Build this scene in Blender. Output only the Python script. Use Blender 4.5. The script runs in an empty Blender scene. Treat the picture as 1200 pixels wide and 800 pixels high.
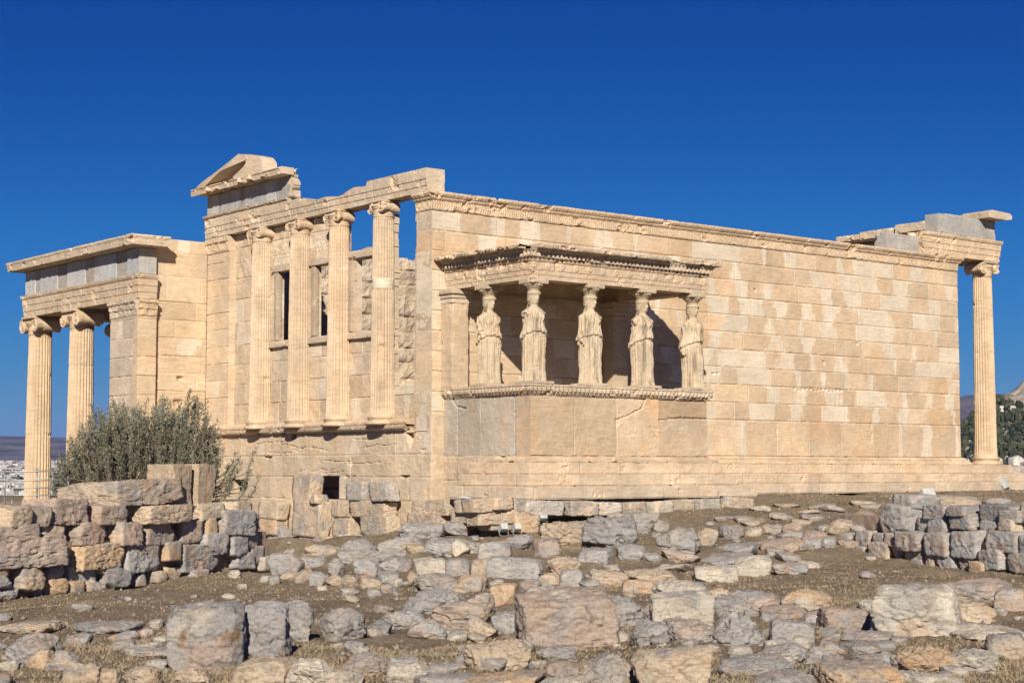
import bpy, math, random
import numpy as np

# ------------------------------------------------------------------ camera, sky, sun, exposure
SC = bpy.context.scene
COL = SC.collection
CAM = np.array([-24.23, -33.30, -0.205])
HEAD, PITCH, FPX = math.radians(38.708), math.radians(4.347), 1999.5      # heading from north, pixels of a 1200 px wide frame
cd = bpy.data.cameras.new("camera"); cam = bpy.data.objects.new("camera", cd); COL.objects.link(cam)
cam.location = CAM; cam.rotation_euler = (math.pi/2 + PITCH, 0, -HEAD)
cd.sensor_width = 36; cd.lens = FPX/1200*36; cd.clip_start = 0.1; cd.clip_end = 60000
SC.camera = cam
SUN_AZ, SUN_EL = math.radians(40), math.radians(27.5)                       # sun stands in the south-west
world = bpy.data.worlds.new("World"); SC.world = world; world.use_nodes = True
wt = world.node_tree; wt.nodes.clear()
sky = wt.nodes.new("ShaderNodeTexSky"); sky.sky_type = 'NISHITA'; sky.sun_disc = False
sky.sun_elevation = SUN_EL; sky.sun_rotation = math.pi + SUN_AZ
sky.altitude = 8000; sky.air_density = 1.0; sky.dust_density = 0.0; sky.ozone_density = 10.0
bg = wt.nodes.new("ShaderNodeBackground"); bg.inputs[1].default_value = 0.1
wo = wt.nodes.new("ShaderNodeOutputWorld")
# a dry autumn sky seen through a polarising filter: the Nishita sky, deepened by a tone curve
sc1 = wt.nodes.new("ShaderNodeVectorMath"); sc1.operation = 'SCALE'; sc1.inputs["Scale"].default_value = .1
cv = wt.nodes.new("ShaderNodeRGBCurve"); sc2 = wt.nodes.new("ShaderNodeVectorMath"); sc2.operation = 'SCALE'; sc2.inputs["Scale"].default_value = 10.4
for ci, pts in enumerate((((0, 0), (.040, .0001), (.071, .014), (.165, .088), (.5, .26), (1, .5)), ((0, 0), (.122, .046), (.22, .125), (.456, .222), (1, .37)), ((0, 0), (.38, .222), (.68, .362), (.99, .372), (1, .372)))):
    c = cv.mapping.curves[ci]
    c.points[0].location = pts[0]; c.points[1].location = pts[-1]
    for q in pts[1:-1]: c.points.new(*q)
cv.mapping.update()
wt.links.new(sky.outputs[0], sc1.inputs[0]); wt.links.new(sc1.outputs[0], cv.inputs["Color"]); wt.links.new(cv.outputs[0], sc2.inputs[0])
wt.links.new(sc2.outputs[0], bg.inputs[0]); wt.links.new(bg.outputs[0], wo.inputs[0])
sd = bpy.data.lights.new("sun", 'SUN'); sd.energy = 5.0; sd.angle = math.radians(0.53); sd.color = (1.0, 0.90, 0.76)
sun = bpy.data.objects.new("sun", sd); COL.objects.link(sun)
# light travels along (sin az, cos az) * cos el, downwards
sun.rotation_euler = (math.pi/2 - SUN_EL, 0, -SUN_AZ)
SC.view_settings.view_transform = 'Standard'; SC.view_settings.look = 'None'
SC.view_settings.exposure = 0.47; SC.view_settings.gamma = 1.0
SC.render.engine = 'CYCLES'

# ------------------------------------------------------------------ helpers: noise
rng = np.random.default_rng(7)
def _hash(i, j, k, s):
    h = (i.astype(np.int64)*374761393 + j.astype(np.int64)*668265263 + k.astype(np.int64)*2147483647 + s*974711) & 0xFFFFFFFF
    h = ((h ^ (h >> 13))*1274126177) & 0xFFFFFFFF
    h = ((h ^ (h >> 16))*2246822519) & 0xFFFFFFFF
    return ((h ^ (h >> 15)) & 0xFFFF)/65535.0
def vnoise(x, y, z, s=0):
    x, y, z = np.broadcast_arrays(np.asarray(x, float), np.asarray(y, float), np.asarray(z, float))
    xi, yi, zi = np.floor(x), np.floor(y), np.floor(z)
    fx, fy, fz = x-xi, y-yi, z-zi
    fx, fy, fz = fx*fx*(3-2*fx), fy*fy*(3-2*fy), fz*fz*(3-2*fz)
    r = 0
    for a in (0, 1):
        for b in (0, 1):
            for c in (0, 1):
                w = (fx if a else 1-fx)*(fy if b else 1-fy)*(fz if c else 1-fz)
                r = r + w*_hash(xi+a, yi+b, zi+c, s)
    return r*2-1
def fbm(x, y, z, oct=4, s=0, gain=.5):
    a, t, r = 1.0, 0.0, 0
    f = 1.0
    for o in range(oct):
        r = r + a*vnoise(np.asarray(x)*f+o*17.3, np.asarray(y)*f+o*5.1, np.asarray(z)*f+o*9.7, s+o)
        t += a; a *= gain; f *= 2.03
    return r/t*1.5
def sst(a, b, x):
    t = np.clip((x-a)/(b-a), 0, 1); return t*t*(3-2*t)
def mix(a, b, t):
    t = np.asarray(t)[..., None]; return np.asarray(a)*(1-t) + np.asarray(b)*t

# ------------------------------------------------------------------ helpers: objects
def obj(name, me, mat=None, parent=None):
    o = bpy.data.objects.new(name, me); COL.objects.link(o)
    if mat: me.materials.append(mat)
    if parent: o.parent = parent
    return o
def tag(o, label=None, cat=None, group=None, kind=None):
    if label: o["label"] = label
    if cat: o["category"] = cat
    if group: o["group"] = group
    if kind: o["kind"] = kind
    return o
def thing(name, label, cat, loc=(0, 0, 0), group=None):
    o = bpy.data.objects.new(name, None); COL.objects.link(o); o.location = loc
    o.empty_display_size = .3
    return tag(o, label, cat, group)
def mesh(name, V, F, C=None, smooth=False):
    """V (n,3); F list of arrays of quads (m,4) or triangles (m,3); C (n,3) albedo"""
    V = np.asarray(V, np.float32)
    if not isinstance(F, (list, tuple)): F = [F]
    F = [np.asarray(f, np.int32) for f in F if len(f)]
    me = bpy.data.meshes.new(name)
    me.vertices.add(len(V)); me.vertices.foreach_set("co", V.ravel())
    nl = sum(f.size for f in F); npoly = sum(len(f) for f in F)
    me.loops.add(nl); me.loops.foreach_set("vertex_index", np.concatenate([f.ravel() for f in F]))
    tot = np.concatenate([np.full(len(f), f.shape[1], np.int32) for f in F])
    st = np.concatenate([[0], np.cumsum(tot)[:-1]]).astype(np.int32)
    me.polygons.add(npoly); me.polygons.foreach_set("loop_start", st); me.polygons.foreach_set("loop_total", tot)
    me.polygons.foreach_set("use_smooth", np.full(npoly, bool(smooth)))
    if C is not None:
        a = me.attributes.new("tone", 'FLOAT_COLOR', 'POINT')
        c4 = np.ones((len(V), 4), np.float32); c4[:, :3] = C
        a.data.foreach_set("color", c4.ravel())
    me.update(calc_edges=True); me.validate()
    return me
def join(parts):
    """[(V, [F..], C)] -> V, [quads, tris], C"""
    Vs, Q, T, Cs, n = [], [], [], [], 0
    for V, F, C in parts:
        V = np.asarray(V, float)
        if not isinstance(F, (list, tuple)): F = [F]
        for f in F:
            f = np.asarray(f)
            if len(f): (Q if f.shape[1] == 4 else T).append(f+n)
        Vs.append(V); Cs.append(np.broadcast_to(np.asarray(C, float), (len(V), 3))); n += len(V)
    F = []
    if Q: F.append(np.concatenate(Q))
    if T: F.append(np.concatenate(T))
    return np.concatenate(Vs), F, np.concatenate(Cs)
def gridfaces(nv, nu, wrap_u=False, wrap_v=False):
    i, j = np.meshgrid(np.arange(nv if wrap_v else nv-1), np.arange(nu if wrap_u else nu-1), indexing='ij')
    a = i*nu+j; b = i*nu+(j+1) % nu; c = ((i+1) % nv)*nu+(j+1) % nu; d = ((i+1) % nv)*nu+j
    return np.stack([a, b, c, d], -1).reshape(-1, 4)
def gridnormals(G):
    du = np.gradient(G, axis=1); dv = np.gradient(G, axis=0)
    n = np.cross(du, dv); return n/np.maximum(np.linalg.norm(n, axis=-1, keepdims=True), 1e-9)

# pixel tools: where the sight line through a pixel of the photograph meets a plane, a depth or the ground
_r = np.array([math.cos(HEAD), -math.sin(HEAD), 0]); _fh = np.array([math.sin(HEAD), math.cos(HEAD), 0])
_f = _fh*math.cos(PITCH)+np.array([0, 0, math.sin(PITCH)]); _u = np.array([0, 0, math.cos(PITCH)])-_fh*math.sin(PITCH)
def ray(px, py): return _f + _r*(px-600)/FPX - _u*(py-400)/FPX
def at_z(px, py, z): d = ray(px, py); return CAM+d*(z-CAM[2])/d[2]
def at_x(px, py, x): d = ray(px, py); return CAM+d*(x-CAM[0])/d[0]
def at_y(px, py, y): d = ray(px, py); return CAM+d*(y-CAM[1])/d[1]
def at_d(px, py, dep): return CAM+ray(px, py)*dep
def depth(p): return float((np.asarray(p)-CAM) @ _f)

# ------------------------------------------------------------------ materials
class NT:
    def __init__(s, name):
        s.m = bpy.data.materials.new(name); s.m.use_nodes = True; s.t = s.m.node_tree
        s.p = s.t.nodes["Principled BSDF"]; s.p.inputs["Specular IOR Level"].default_value = .25
    def n(s, typ, **k):
        x = s.t.nodes.new("ShaderNode"+typ)
        for a, b in k.items(): setattr(x, a, b)
        return x
    def l(s, a, b): s.t.links.new(a, b)
    def noise(s, scale, detail=5, rough=.6, vec=None, dist=0):
        x = s.n("TexNoise"); x.inputs["Scale"].default_value = scale; x.inputs["Detail"].default_value = detail
        x.inputs["Roughness"].default_value = rough; x.inputs["Distortion"].default_value = dist
        if vec is not None: s.l(vec, x.inputs["Vector"])
        return x.outputs["Fac"]
    def ramp(s, fac, *stops):
        x = s.n("ValToRGB"); e = x.color_ramp.elements
        while len(e) < len(stops): e.new(.5)
        for el, (p, c) in zip(e, stops): el.position = p; el.color = (*c, 1) if len(c) == 3 else c
        s.l(fac, x.inputs[0]); return x.outputs[0]
    def mixc(s, fac, a, b, mode='MIX'):
        x = s.n("Mix", data_type='RGBA', blend_type=mode)
        for i, v in ((0, fac), (6, a), (7, b)):
            if hasattr(v, "is_linked"): s.l(v, x.inputs[i])
            elif i == 0: x.inputs[0].default_value = v
            else: x.inputs[i].default_value = (*v, 1)
        return x.outputs[2]
    def bump(s, h, strength=.5, dist=.02, prev=None):
        x = s.n("Bump"); x.inputs["Strength"].default_value = strength; x.inputs["Distance"].default_value = dist
        s.l(h, x.inputs["Height"])
        if prev is not None: s.l(prev, x.inputs["Normal"])
        return x.outputs[0]
    def mapping(s, vec, scale):
        x = s.n("Mapping"); x.inputs["Scale"].default_value = scale; s.l(vec, x.inputs["Vector"]); return x.outputs[0]
G3 = lambda v: (v, v, v)
def stone_mat(name, bump=.5, streak=.25, rust=.3, dark=.3, scale=1.0, rough=.85):
    """weathered stone: albedo from the mesh attribute 'tone', varied by veins, rust and dirt"""
    k = NT(name)
    at = k.n("Attribute", attribute_name="tone"); geo = k.n("NewGeometry"); pos = geo.outputs["Position"]
    big = k.noise(1.3*scale, 5, .6, pos)
    c = k.mixc(1.0, at.outputs["Color"], k.ramp(big, (.3, G3(.86)), (.7, G3(1.1))), 'MULTIPLY')
    vein = k.noise(3.0*scale, 6, .62, k.mapping(pos, (1, 1, 7)), .6)
    c = k.mixc(streak, c, k.mixc(1.0, c, k.ramp(vein, (.36, (.62, .52, .42)), (.56, G3(1.1))), 'MULTIPLY'))
    ru = k.noise(.9*scale, 6, .65, k.mapping(pos, (1.3, 1.3, .8)))
    c = k.mixc(k.ramp(ru, (.52, G3(0)), (.72, G3(rust))), c, k.mixc(1.0, c, (1.12, .82, .55), 'MULTIPLY'))
    fine = k.noise(14*scale, 8, .72, pos)
    c = k.mixc(dark, c, k.mixc(1.0, c, k.ramp(fine, (.33, G3(.45)), (.5, G3(1.05))), 'MULTIPLY'))
    k.l(c, k.p.inputs["Base Color"]); k.p.inputs["Roughness"].default_value = rough
    b = k.bump(k.noise(9*scale, 8, .7, pos), bump, .03)
    b = k.bump(k.noise(45*scale, 4, .7, pos), bump*.7, .008, b)
    k.l(b, k.p.inputs["Normal"])
    return k.m
def plain_mat(name, col, rough=.5, metal=0, spec=.4):
    k = NT(name); k.p.inputs["Roughness"].default_value = rough; k.p.inputs["Metallic"].default_value = metal
    k.p.inputs["Specular IOR Level"].default_value = spec
    geo = k.n("NewGeometry")
    n = k.noise(12, 5, .6, geo.outputs["Position"])
    k.l(k.mixc(1.0, col, k.ramp(n, (.3, G3(.8)), (.7, G3(1.1))), 'MULTIPLY'), k.p.inputs["Base Color"])
    return k.m
MARBLE = stone_mat("weathered_marble", .35, .35, .35, .22)
STATUE = stone_mat("statue_marble", .35, .15, .15, .45, 1.6)
ROCK = stone_mat("limestone_rock", 1.0, .30, .35, .8, 2.3)
# albedos
T_WARM = np.array([.525, .411, .286]); T_NEW = np.array([.595, .52, .41]); T_GREY = np.array([.44, .37, .285])
T_FRIEZE = np.array([.335, .335, .33]); T_ORANGE = np.array([.50, .33, .19]); T_PALE = np.array([.525, .44, .335])
T_STATUE = np.array([.49, .405, .295])

# ------------------------------------------------------------------ helpers: masonry
def panel(name, parent, P0, U, V, N, us, vs, D, C, mask=None, thick=.5, mat=None, jit=.0):
    """a wall face as one relief sheet with thickness; mask keeps cells, so openings and broken edges get real reveals"""
    P0, U, V, N = (np.asarray(a, float) for a in (P0, U, V, N))
    nv, nu = len(vs), len(us)
    uu, vv = np.meshgrid(us, vs)
    G = P0 + uu[..., None]*U + vv[..., None]*V
    front = (G + D[..., None]*N).reshape(-1, 3); back = (G - thick*N).reshape(-1, 3)
    q = gridfaces(nv, nu)
    if np.dot(np.cross(U, V), N) < 0: q = q[:, ::-1]
    keep = np.ones((nv-1)*(nu-1), bool) if mask is None else np.asarray(mask, bool).ravel()
    q = q[keep]
    e = np.concatenate([q[:, [0, 1]], q[:, [1, 2]], q[:, [2, 3]], q[:, [3, 0]]])
    n = nv*nu
    key = e[:, 0].astype(np.int64)*n+e[:, 1]; rev = e[:, 1].astype(np.int64)*n+e[:, 0]
    be = e[~np.isin(key, rev)]
    # reveal in two steps so that it can be rough
    mid = front*.55+back*.45 + rng.normal(0, jit+1e-9, front.shape)
    s1 = np.stack([be[:, 1], be[:, 0], be[:, 0]+n, be[:, 1]+n], 1)
    s2 = np.stack([be[:, 1]+n, be[:, 0]+n, be[:, 0]+2*n, be[:, 1]+2*n], 1)
    V3 = np.concatenate([front, mid, back]); C3 = np.concatenate([C.reshape(-1, 3)]*3)
    F = np.concatenate([q, s1, s2, q[:, ::-1]+2*n])
    used = np.unique(F); re = np.full(len(V3), -1); re[used] = np.arange(len(used))
    return obj(name, mesh(name, V3[used], re[F], C3[used]), mat or MARBLE, parent)

def blocks(us, vs, edges, mean, seed, X, Z, tone=T_WARM, new=0.0, patch=0.0, chip=.04, joint=.011, rough=.006, fixed=None, tall=None, jv=.55, var=.09):
    """courses of ashlar: relief and albedo on the grid us x vs (X, Z: noise coordinates of the grid)"""
    r = np.random.default_rng(seed)
    nv, nu = len(vs), len(us)
    D = np.zeros((nv, nu)); C = np.zeros((nv, nu, 3))
    n1 = fbm(X*2.2, seed*3.1, Z*2.2, 5, seed); n2 = fbm(X*6, seed*1.7, Z*6, 4, seed+9); n3 = fbm(X*.7, seed, Z*.7, 3, seed+4)
    for ci in range(len(edges)-1):
        z0, z1 = edges[ci], edges[ci+1]
        rows = np.where((vs >= z0-1e-6) & ((vs < z1-1e-6) | (ci == len(edges)-2)))[0]
        if not len(rows): continue
        if fixed and ci in fixed: J = list(fixed[ci])
        else:
            J = [us[0]-r.uniform(.1, 1)*mean]
            m = mean*(tall if (tall and ci == 0) else 1)
            while J[-1] < us[-1]+.1: J.append(J[-1]+m*r.uniform(.86, 1.14))
        J = np.array(J)
        bi = np.clip(np.searchsorted(J, us)-1, 0, len(J)-2)
        du = np.minimum(us-J[bi], J[bi+1]-us); near = np.where(us-J[bi] < J[bi+1]-us, bi, bi+1)
        rb = r.uniform(-1, 1, (len(J), 3)); isnew = r.uniform(0, 1, len(J)) < new
        pj = np.where(r.uniform(0, 1, len(J)) < patch, r.uniform(.06, .42, len(J))*mean, 0)
        ps = r.uniform(-1, 1, len(J))                                    # patches widen towards top or bottom
        zz = vs[rows][:, None]; t = (zz-z0)/(z1-z0)
        dv = np.minimum(zz-z0, z1-zz); DU = np.broadcast_to(du, (len(rows), nu))
        a, b = n1[rows], n2[rows]
        w = pj[near]*(.80+.30*(t-.5)*ps[near]+.6*n3[rows]+.45*np.round(a*1.6+ps[near]*.5)/1.6)
        pm = sst(-.03, .03, w-DU)*(pj[near] > 0)
        tp = np.where(r.uniform(0, 1, len(J)) < patch*.3, r.uniform(.1, .26, len(J)), 0)
        pm = np.maximum(pm, sst(-.03, .03, tp[near]*(1.1-t)-DU*.5-.02*a-.14*(1-t))*(tp[near] > 0))
        pm = np.maximum(pm, isnew[bi].astype(float)[None, :])
        base = tone*(1+var*rb[bi, 0])[:, None]*(1+np.array([.0, -.02, -.06])*rb[bi, 1][:, None])
        c = np.broadcast_to(base, (len(rows), nu, 3))*(1+.10*n3[rows])[..., None]
        nw = T_NEW*(1+.05*rb[near, 2])[:, None]
        c = mix(c, np.broadcast_to(nw, c.shape), pm)
        d = rb[bi, 2]*rough*.6 + (rough*1.1*a+rough*.8*b)*(1-pm*.85)
        gv = np.exp(-(DU/joint)**2)*sst(jv-.75, jv-.15, .5+b+.3*a)
        gh = np.exp(-(dv/joint)**2)*sst(jv-.65, jv-.05, .5+b*.8+.4*n1[rows, ::-1])
        d = d-np.maximum(.012*gv*(1-.6*pm), .030*gh)
        edge = np.minimum(DU/1.3, dv)
        ch = np.clip((a+.5*b-.50-edge*7)*1.6, 0, 1)*(1-pm)
        d = d-chip*ch
        D[rows] = d; C[rows] = c
    return D, C
def crack(D, us, vs, pts, width=.02, dep=.05):
    uu, vv = np.meshgrid(us, vs)
    for (a, b), (c, d) in zip(pts[:-1], pts[1:]):
        L2 = (c-a)**2+(d-b)**2; t = np.clip(((uu-a)*(c-a)+(vv-b)*(d-b))/L2, 0, 1)
        dist = np.hypot(uu-a-t*(c-a), vv-b-t*(d-b)) + .012*vnoise(uu*14, vv*14, 3)
        D -= dep*np.exp(-(dist/width)**2)
def axis(a, b, step, snaps=()):
    n = max(2, int(round((b-a)/step))+1); x = np.linspace(a, b, n)
    for s in snaps:
        for q in (s-.006, s+.006):
            if a < q < b:
                i = np.argmin(abs(x-q))
                if 0 < i < n-1: x[i] = q
    return np.unique(x)

def resample(prof, step):
    out = []
    for (a, b), (c, d) in zip(prof, prof[1:]+prof[:1]):
        n = max(1, int(math.hypot(c-a, d-b)/step+.5))
        out += [(a+(c-a)*i/n, b+(d-b)*i/n) for i in range(n)]
    return out
def sweep(name, parent, path, prof, tone=T_WARM, ds=.04, step=.035, seed=1, rough=.006, chip=.03, chipth=.35, orn=None, mat=None, jag=(0, 0), joints=1.3, smooth=False, top=None):
    """moulding along a path; its profile is a closed ring of (outward, height), outward = to the right of the path"""
    path = np.asarray(path, float)
    if path.shape[1] == 2: path = np.column_stack([path, np.zeros(len(path))])
    prof = np.array(resample(list(prof), step)); dirs = np.diff(path[:, :2], axis=0)
    L = np.linalg.norm(dirs, axis=1); dirs /= L[:, None]; nor = np.column_stack([dirs[:, 1], -dirs[:, 0]])
    off = [nor[0]]
    for a, b in zip(nor[:-1], nor[1:]): off.append((a+b)/(1+a@b))
    off.append(nor[-1]); off = np.array(off)
    G, S, s0 = [], [], 0
    for i in range(len(L)):
        n = max(1, int(L[i]/ds+.5)); t = np.linspace(0, 1, n+1)
        if i < len(L)-1: t = t[:-1]
        A = path[i]+np.column_stack([prof[:, :1]*off[i], prof[:, 1:]])
        B = path[i+1]+np.column_stack([prof[:, :1]*off[i+1], prof[:, 1:]])
        G.append(A[None]*(1-t)[:, None, None]+B[None]*t[:, None, None]); S.append(s0+t*L[i]); s0 += L[i]
    G = np.concatenate(G); S = np.concatenate(S); ns, npf = G.shape[:2]
    Gw = np.concatenate([G[:, -1:], G, G[:, :1]], 1); N = gridnormals(Gw)[:, 1:-1]
    area = np.sum(prof[:, 0]*np.roll(prof[:, 1], -1)-np.roll(prof[:, 0], -1)*prof[:, 1])
    out = G-G.mean(1, keepdims=True)
    if np.sum(N*out) < 0: N = -N
    x, y, z = G[..., 0], G[..., 1], G[..., 2]
    a = fbm(x*2.6, y*2.6+seed, z*2.6, 4, seed); b = fbm(x*9, y*9, z*9+seed, 3, seed+5)
    d = rough*(a+b) - chip*np.clip((a*.8+.55*b-chipth)*2.2, 0, 1)
    if joints:
        r = np.random.default_rng(seed); J = np.cumsum(r.uniform(.8, 1.2, int(s0/joints)+3)*joints)-.5*joints
        k = np.argmin(abs(S[:, None]-J[None]), 1); dj = abs(S-J[k]); d = d-.012*np.exp(-(dj/.012)**2)[:, None]
        bi = np.searchsorted(J, S); tv = r.uniform(-1, 1, len(J)+2)[bi]
    else: tv = np.zeros(ns)
    if orn is not None: d = d+orn(S[:, None], prof[None, :, 0], prof[None, :, 1])
    G = G+N*d[..., None]
    for e, amp in ((0, jag[0]), (-1, jag[1])):                           # broken ends
        if amp:
            dr = dirs[e]; w = sst(amp*2.2, 0, S if e == 0 else S[-1]-S)
            sh = amp*fbm(x*3, y*3+seed, z*4, 3, seed+33)*w[:, None]
            G[..., :2] += sh[..., None]*dr
    if top is not None:
        G[..., 2] -= np.clip(G[..., 2]-top(S)[:, None], 0, 9)
    C = np.broadcast_to(np.asarray(tone, float), G.shape)*(1+.09*tv)[:, None, None]*(1+.12*a)[..., None]
    C = mix(C, np.broadcast_to(T_ORANGE, C.shape), .25*sst(.1, .6, b+.3*a))
    V = G.reshape(-1, 3); F = gridfaces(ns, npf, wrap_u=True)
    c0, c1 = len(V), len(V)+1
    V = np.concatenate([V, [G[0].mean(0)], [G[-1].mean(0)]]); C = np.concatenate([C.reshape(-1, 3), C[:1, 0], C[-1:, 0]])
    i = np.arange(npf); j = (i+1) % npf
    T = np.concatenate([np.stack([np.full(npf, c0), j, i], 1), np.stack([np.full(npf, c1), (ns-1)*npf+i, (ns-1)*npf+j], 1)])
    if area > 0: pass
    return obj(name, mesh(name, V, [F, T], C, smooth), mat or MARBLE, parent)

def ring(zr, nth=72, flute=0, fd=.0, cx=0, cy=0, seed=0, rough=.004, tone=T_WARM, half=None, joints=(), capped=True):
    """turned or fluted body from (z, radius) pairs"""
    zr = np.array(zr); th = np.linspace(0, 2*math.pi, nth, endpoint=False)
    Z = zr[:, 0][:, None]+0*th; R = zr[:, 1][:, None]+0*th
    a = fbm(np.cos(th)*R*5+seed*7.7, np.sin(th)*R*5, Z*1.6, 4, seed); b = fbm(np.cos(th)*R*16+seed, np.sin(th)*R*16, Z*9, 3, seed+3)
    if flute:
        fr = (th/(2*math.pi)*flute) % 1
        g = np.where((fr > .12) & (fr < .88), np.sin(np.clip((fr-.12)/.76, 0, 1)*math.pi)**.75, 0)
        fdz = fd if np.isscalar(fd) else np.asarray(fd)[:, None]
        R = R-fdz*g*R*np.clip(1-.9*np.clip(a-.55, 0, 1)*2, 0, 1)
    R = R+rough*(.7*a+b)-.035*np.clip(a+.4*b-.62, 0, 1)
    for zj in joints:
        R = R-.012*np.exp(-((Z-zj)/.012)**2)-.06*np.exp(-((Z-zj)/.05)**2)*np.clip(a*1.3-.25, 0, 1)
    V = np.stack([cx+R*np.cos(th), cy+R*np.sin(th), Z], -1)
    C = np.asarray(tone)*(1+.13*a)[..., None]
    C = mix(C, np.broadcast_to(T_ORANGE, C.shape), .28*sst(.1, .7, b*.6+a*.6))
    n = len(zr); V = V.reshape(-1, 3); C = C.reshape(-1, 3); F = [gridfaces(n, nth, wrap_u=True)]
    if capped:
        c0 = len(V); V = np.concatenate([V, [[cx, cy, zr[0, 0]], [cx, cy, zr[-1, 0]]]]); C = np.concatenate([C, C[:1], C[-1:]])
        i = np.arange(nth); j = (i+1) % nth
        F.append(np.concatenate([np.stack([np.full(nth, c0), j, i], 1), np.stack([np.full(nth, c0+1), (n-1)*nth+i, (n-1)*nth+j], 1)]))
    return V, F, C
def box(x0, x1, y0, y1, z0, z1, tone=T_WARM, step=.06, rough=.005, chip=.03, seed=0, rot=0, piv=None):
    """a worked block: subdivided box with worn faces and arrises"""
    dims = np.array([x1-x0, y1-y0, z1-z0]); n = np.clip((dims/step).astype(int), 2, 60)
    parts = []
    for ax in range(3):
        a, b = [(1, 2), (2, 0), (0, 1)][ax]
        for s in (0, 1):
            ua, ub = np.linspace(0, 1, n[a]+1), np.linspace(0, 1, n[b]+1)
            A, B = np.meshgrid(ua, ub); P = np.zeros(A.shape+(3,)); P[..., a] = A; P[..., b] = B; P[..., ax] = s
            F = gridfaces(n[b]+1, n[a]+1)
            if s == 0: F = F[:, ::-1]
            parts.append((P.reshape(-1, 3), F, np.zeros(3)))
    V, F, _ = join(parts)
    key = np.round(V*4096).astype(np.int64); key = key[:, 0]*(1 << 28)+key[:, 1]*(1 << 14)+key[:, 2]
    _, idx, inv = np.unique(key, return_index=True, return_inverse=True)
    V = V[idx]; F = [inv.ravel()[f] for f in F]
    c = (V-.5)*2; W = np.array([x0, y0, z0])+V*dims
    a = fbm(W[:, 0]*3+seed, W[:, 1]*3, W[:, 2]*3, 4, seed+1); b = fbm(W[:, 0]*10+seed, W[:, 1]*10, W[:, 2]*10, 3, seed+2)
    on = abs(c) > .999; ne = on.sum(1)                                    # 1 face, 2 edge, 3 corner
    dirn = np.where(on, np.sign(c), 0); dirn = dirn/np.maximum(np.linalg.norm(dirn, axis=1, keepdims=True), 1e-9)
    dedge = np.sort((1-abs(c))*dims/2, axis=1)[:, 1]
    d = rough*(a+b)-chip*np.clip((a+.5*b-.35-dedge*6)*1.5, 0, 1)-np.where(ne > 1, .006, 0)
    W = W+dirn*d[:, None]
    if rot:
        p = np.array(piv if piv is not None else [(x0+x1)/2, (y0+y1)/2, 0]); cs, sn = math.cos(rot), math.sin(rot)
        q = W-p; W = np.column_stack([q[:, 0]*cs-q[:, 1]*sn, q[:, 0]*sn+q[:, 1]*cs, q[:, 2]])+p
    C = np.asarray(tone)*(1+.12*a)[:, None]; C = mix(C, np.broadcast_to(T_ORANGE, C.shape), .22*sst(.1, .6, b+.3*a))
    return W, F, C
def boxo(name, parent, *a, mat=None, **k):
    V, F, C = box(*a, **k); return obj(name, mesh(name, V, F, C), mat or MARBLE, parent)

def scroll(c, axis, R, half, hand, tone, turns=2.4, dep=.03):
    """one scroll of an Ionic capital: spiral face, waisted bolster, spiral face, as one closed surface along the axis"""
    nr, nt, nb = 20, 56, 9
    th = np.linspace(0, 2*math.pi, nt, endpoint=False); rr = np.linspace(.02, 1, nr)
    def face(sg):
        RR, TT = np.meshgrid(rr, th, indexing='ij')
        ph = (np.log(np.clip(RR, .12, 1))/math.log(.12)*turns+sg*hand*TT/(2*math.pi)) % 1
        h = (dep*(.5+.5*np.cos(2*math.pi*ph))*sst(.1, .3, RR)+dep*1.1*sst(.2, .12, RR))*sst(1.02, .93, RR)
        return RR*R, sg*(half+h), TT
    q = np.linspace(-1, 1, nb); Qb, Tb = np.meshgrid(q[1:-1], th, indexing='ij')
    r0, l0, t0 = face(-1); r1, l1, t1 = face(1)
    RR = np.concatenate([r0, R*(.80+.2*abs(Qb)**1.5+.02*np.cos(Qb*18)), r1[::-1]]); LL = np.concatenate([l0, Qb*half, l1[::-1]]); TT = np.concatenate([t0, Tb, t1[::-1]])
    u, v = RR*np.cos(TT), RR*np.sin(TT)
    P = np.stack([c[0]+LL, c[1]+u, c[2]+v], -1) if axis == 'x' else np.stack([c[0]+u, c[1]+LL, c[2]+v], -1)
    V = P.reshape(-1, 3); return V, [gridfaces(len(RR), nt, wrap_u=True)], np.asarray(tone)*np.ones((len(V), 1))
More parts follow.
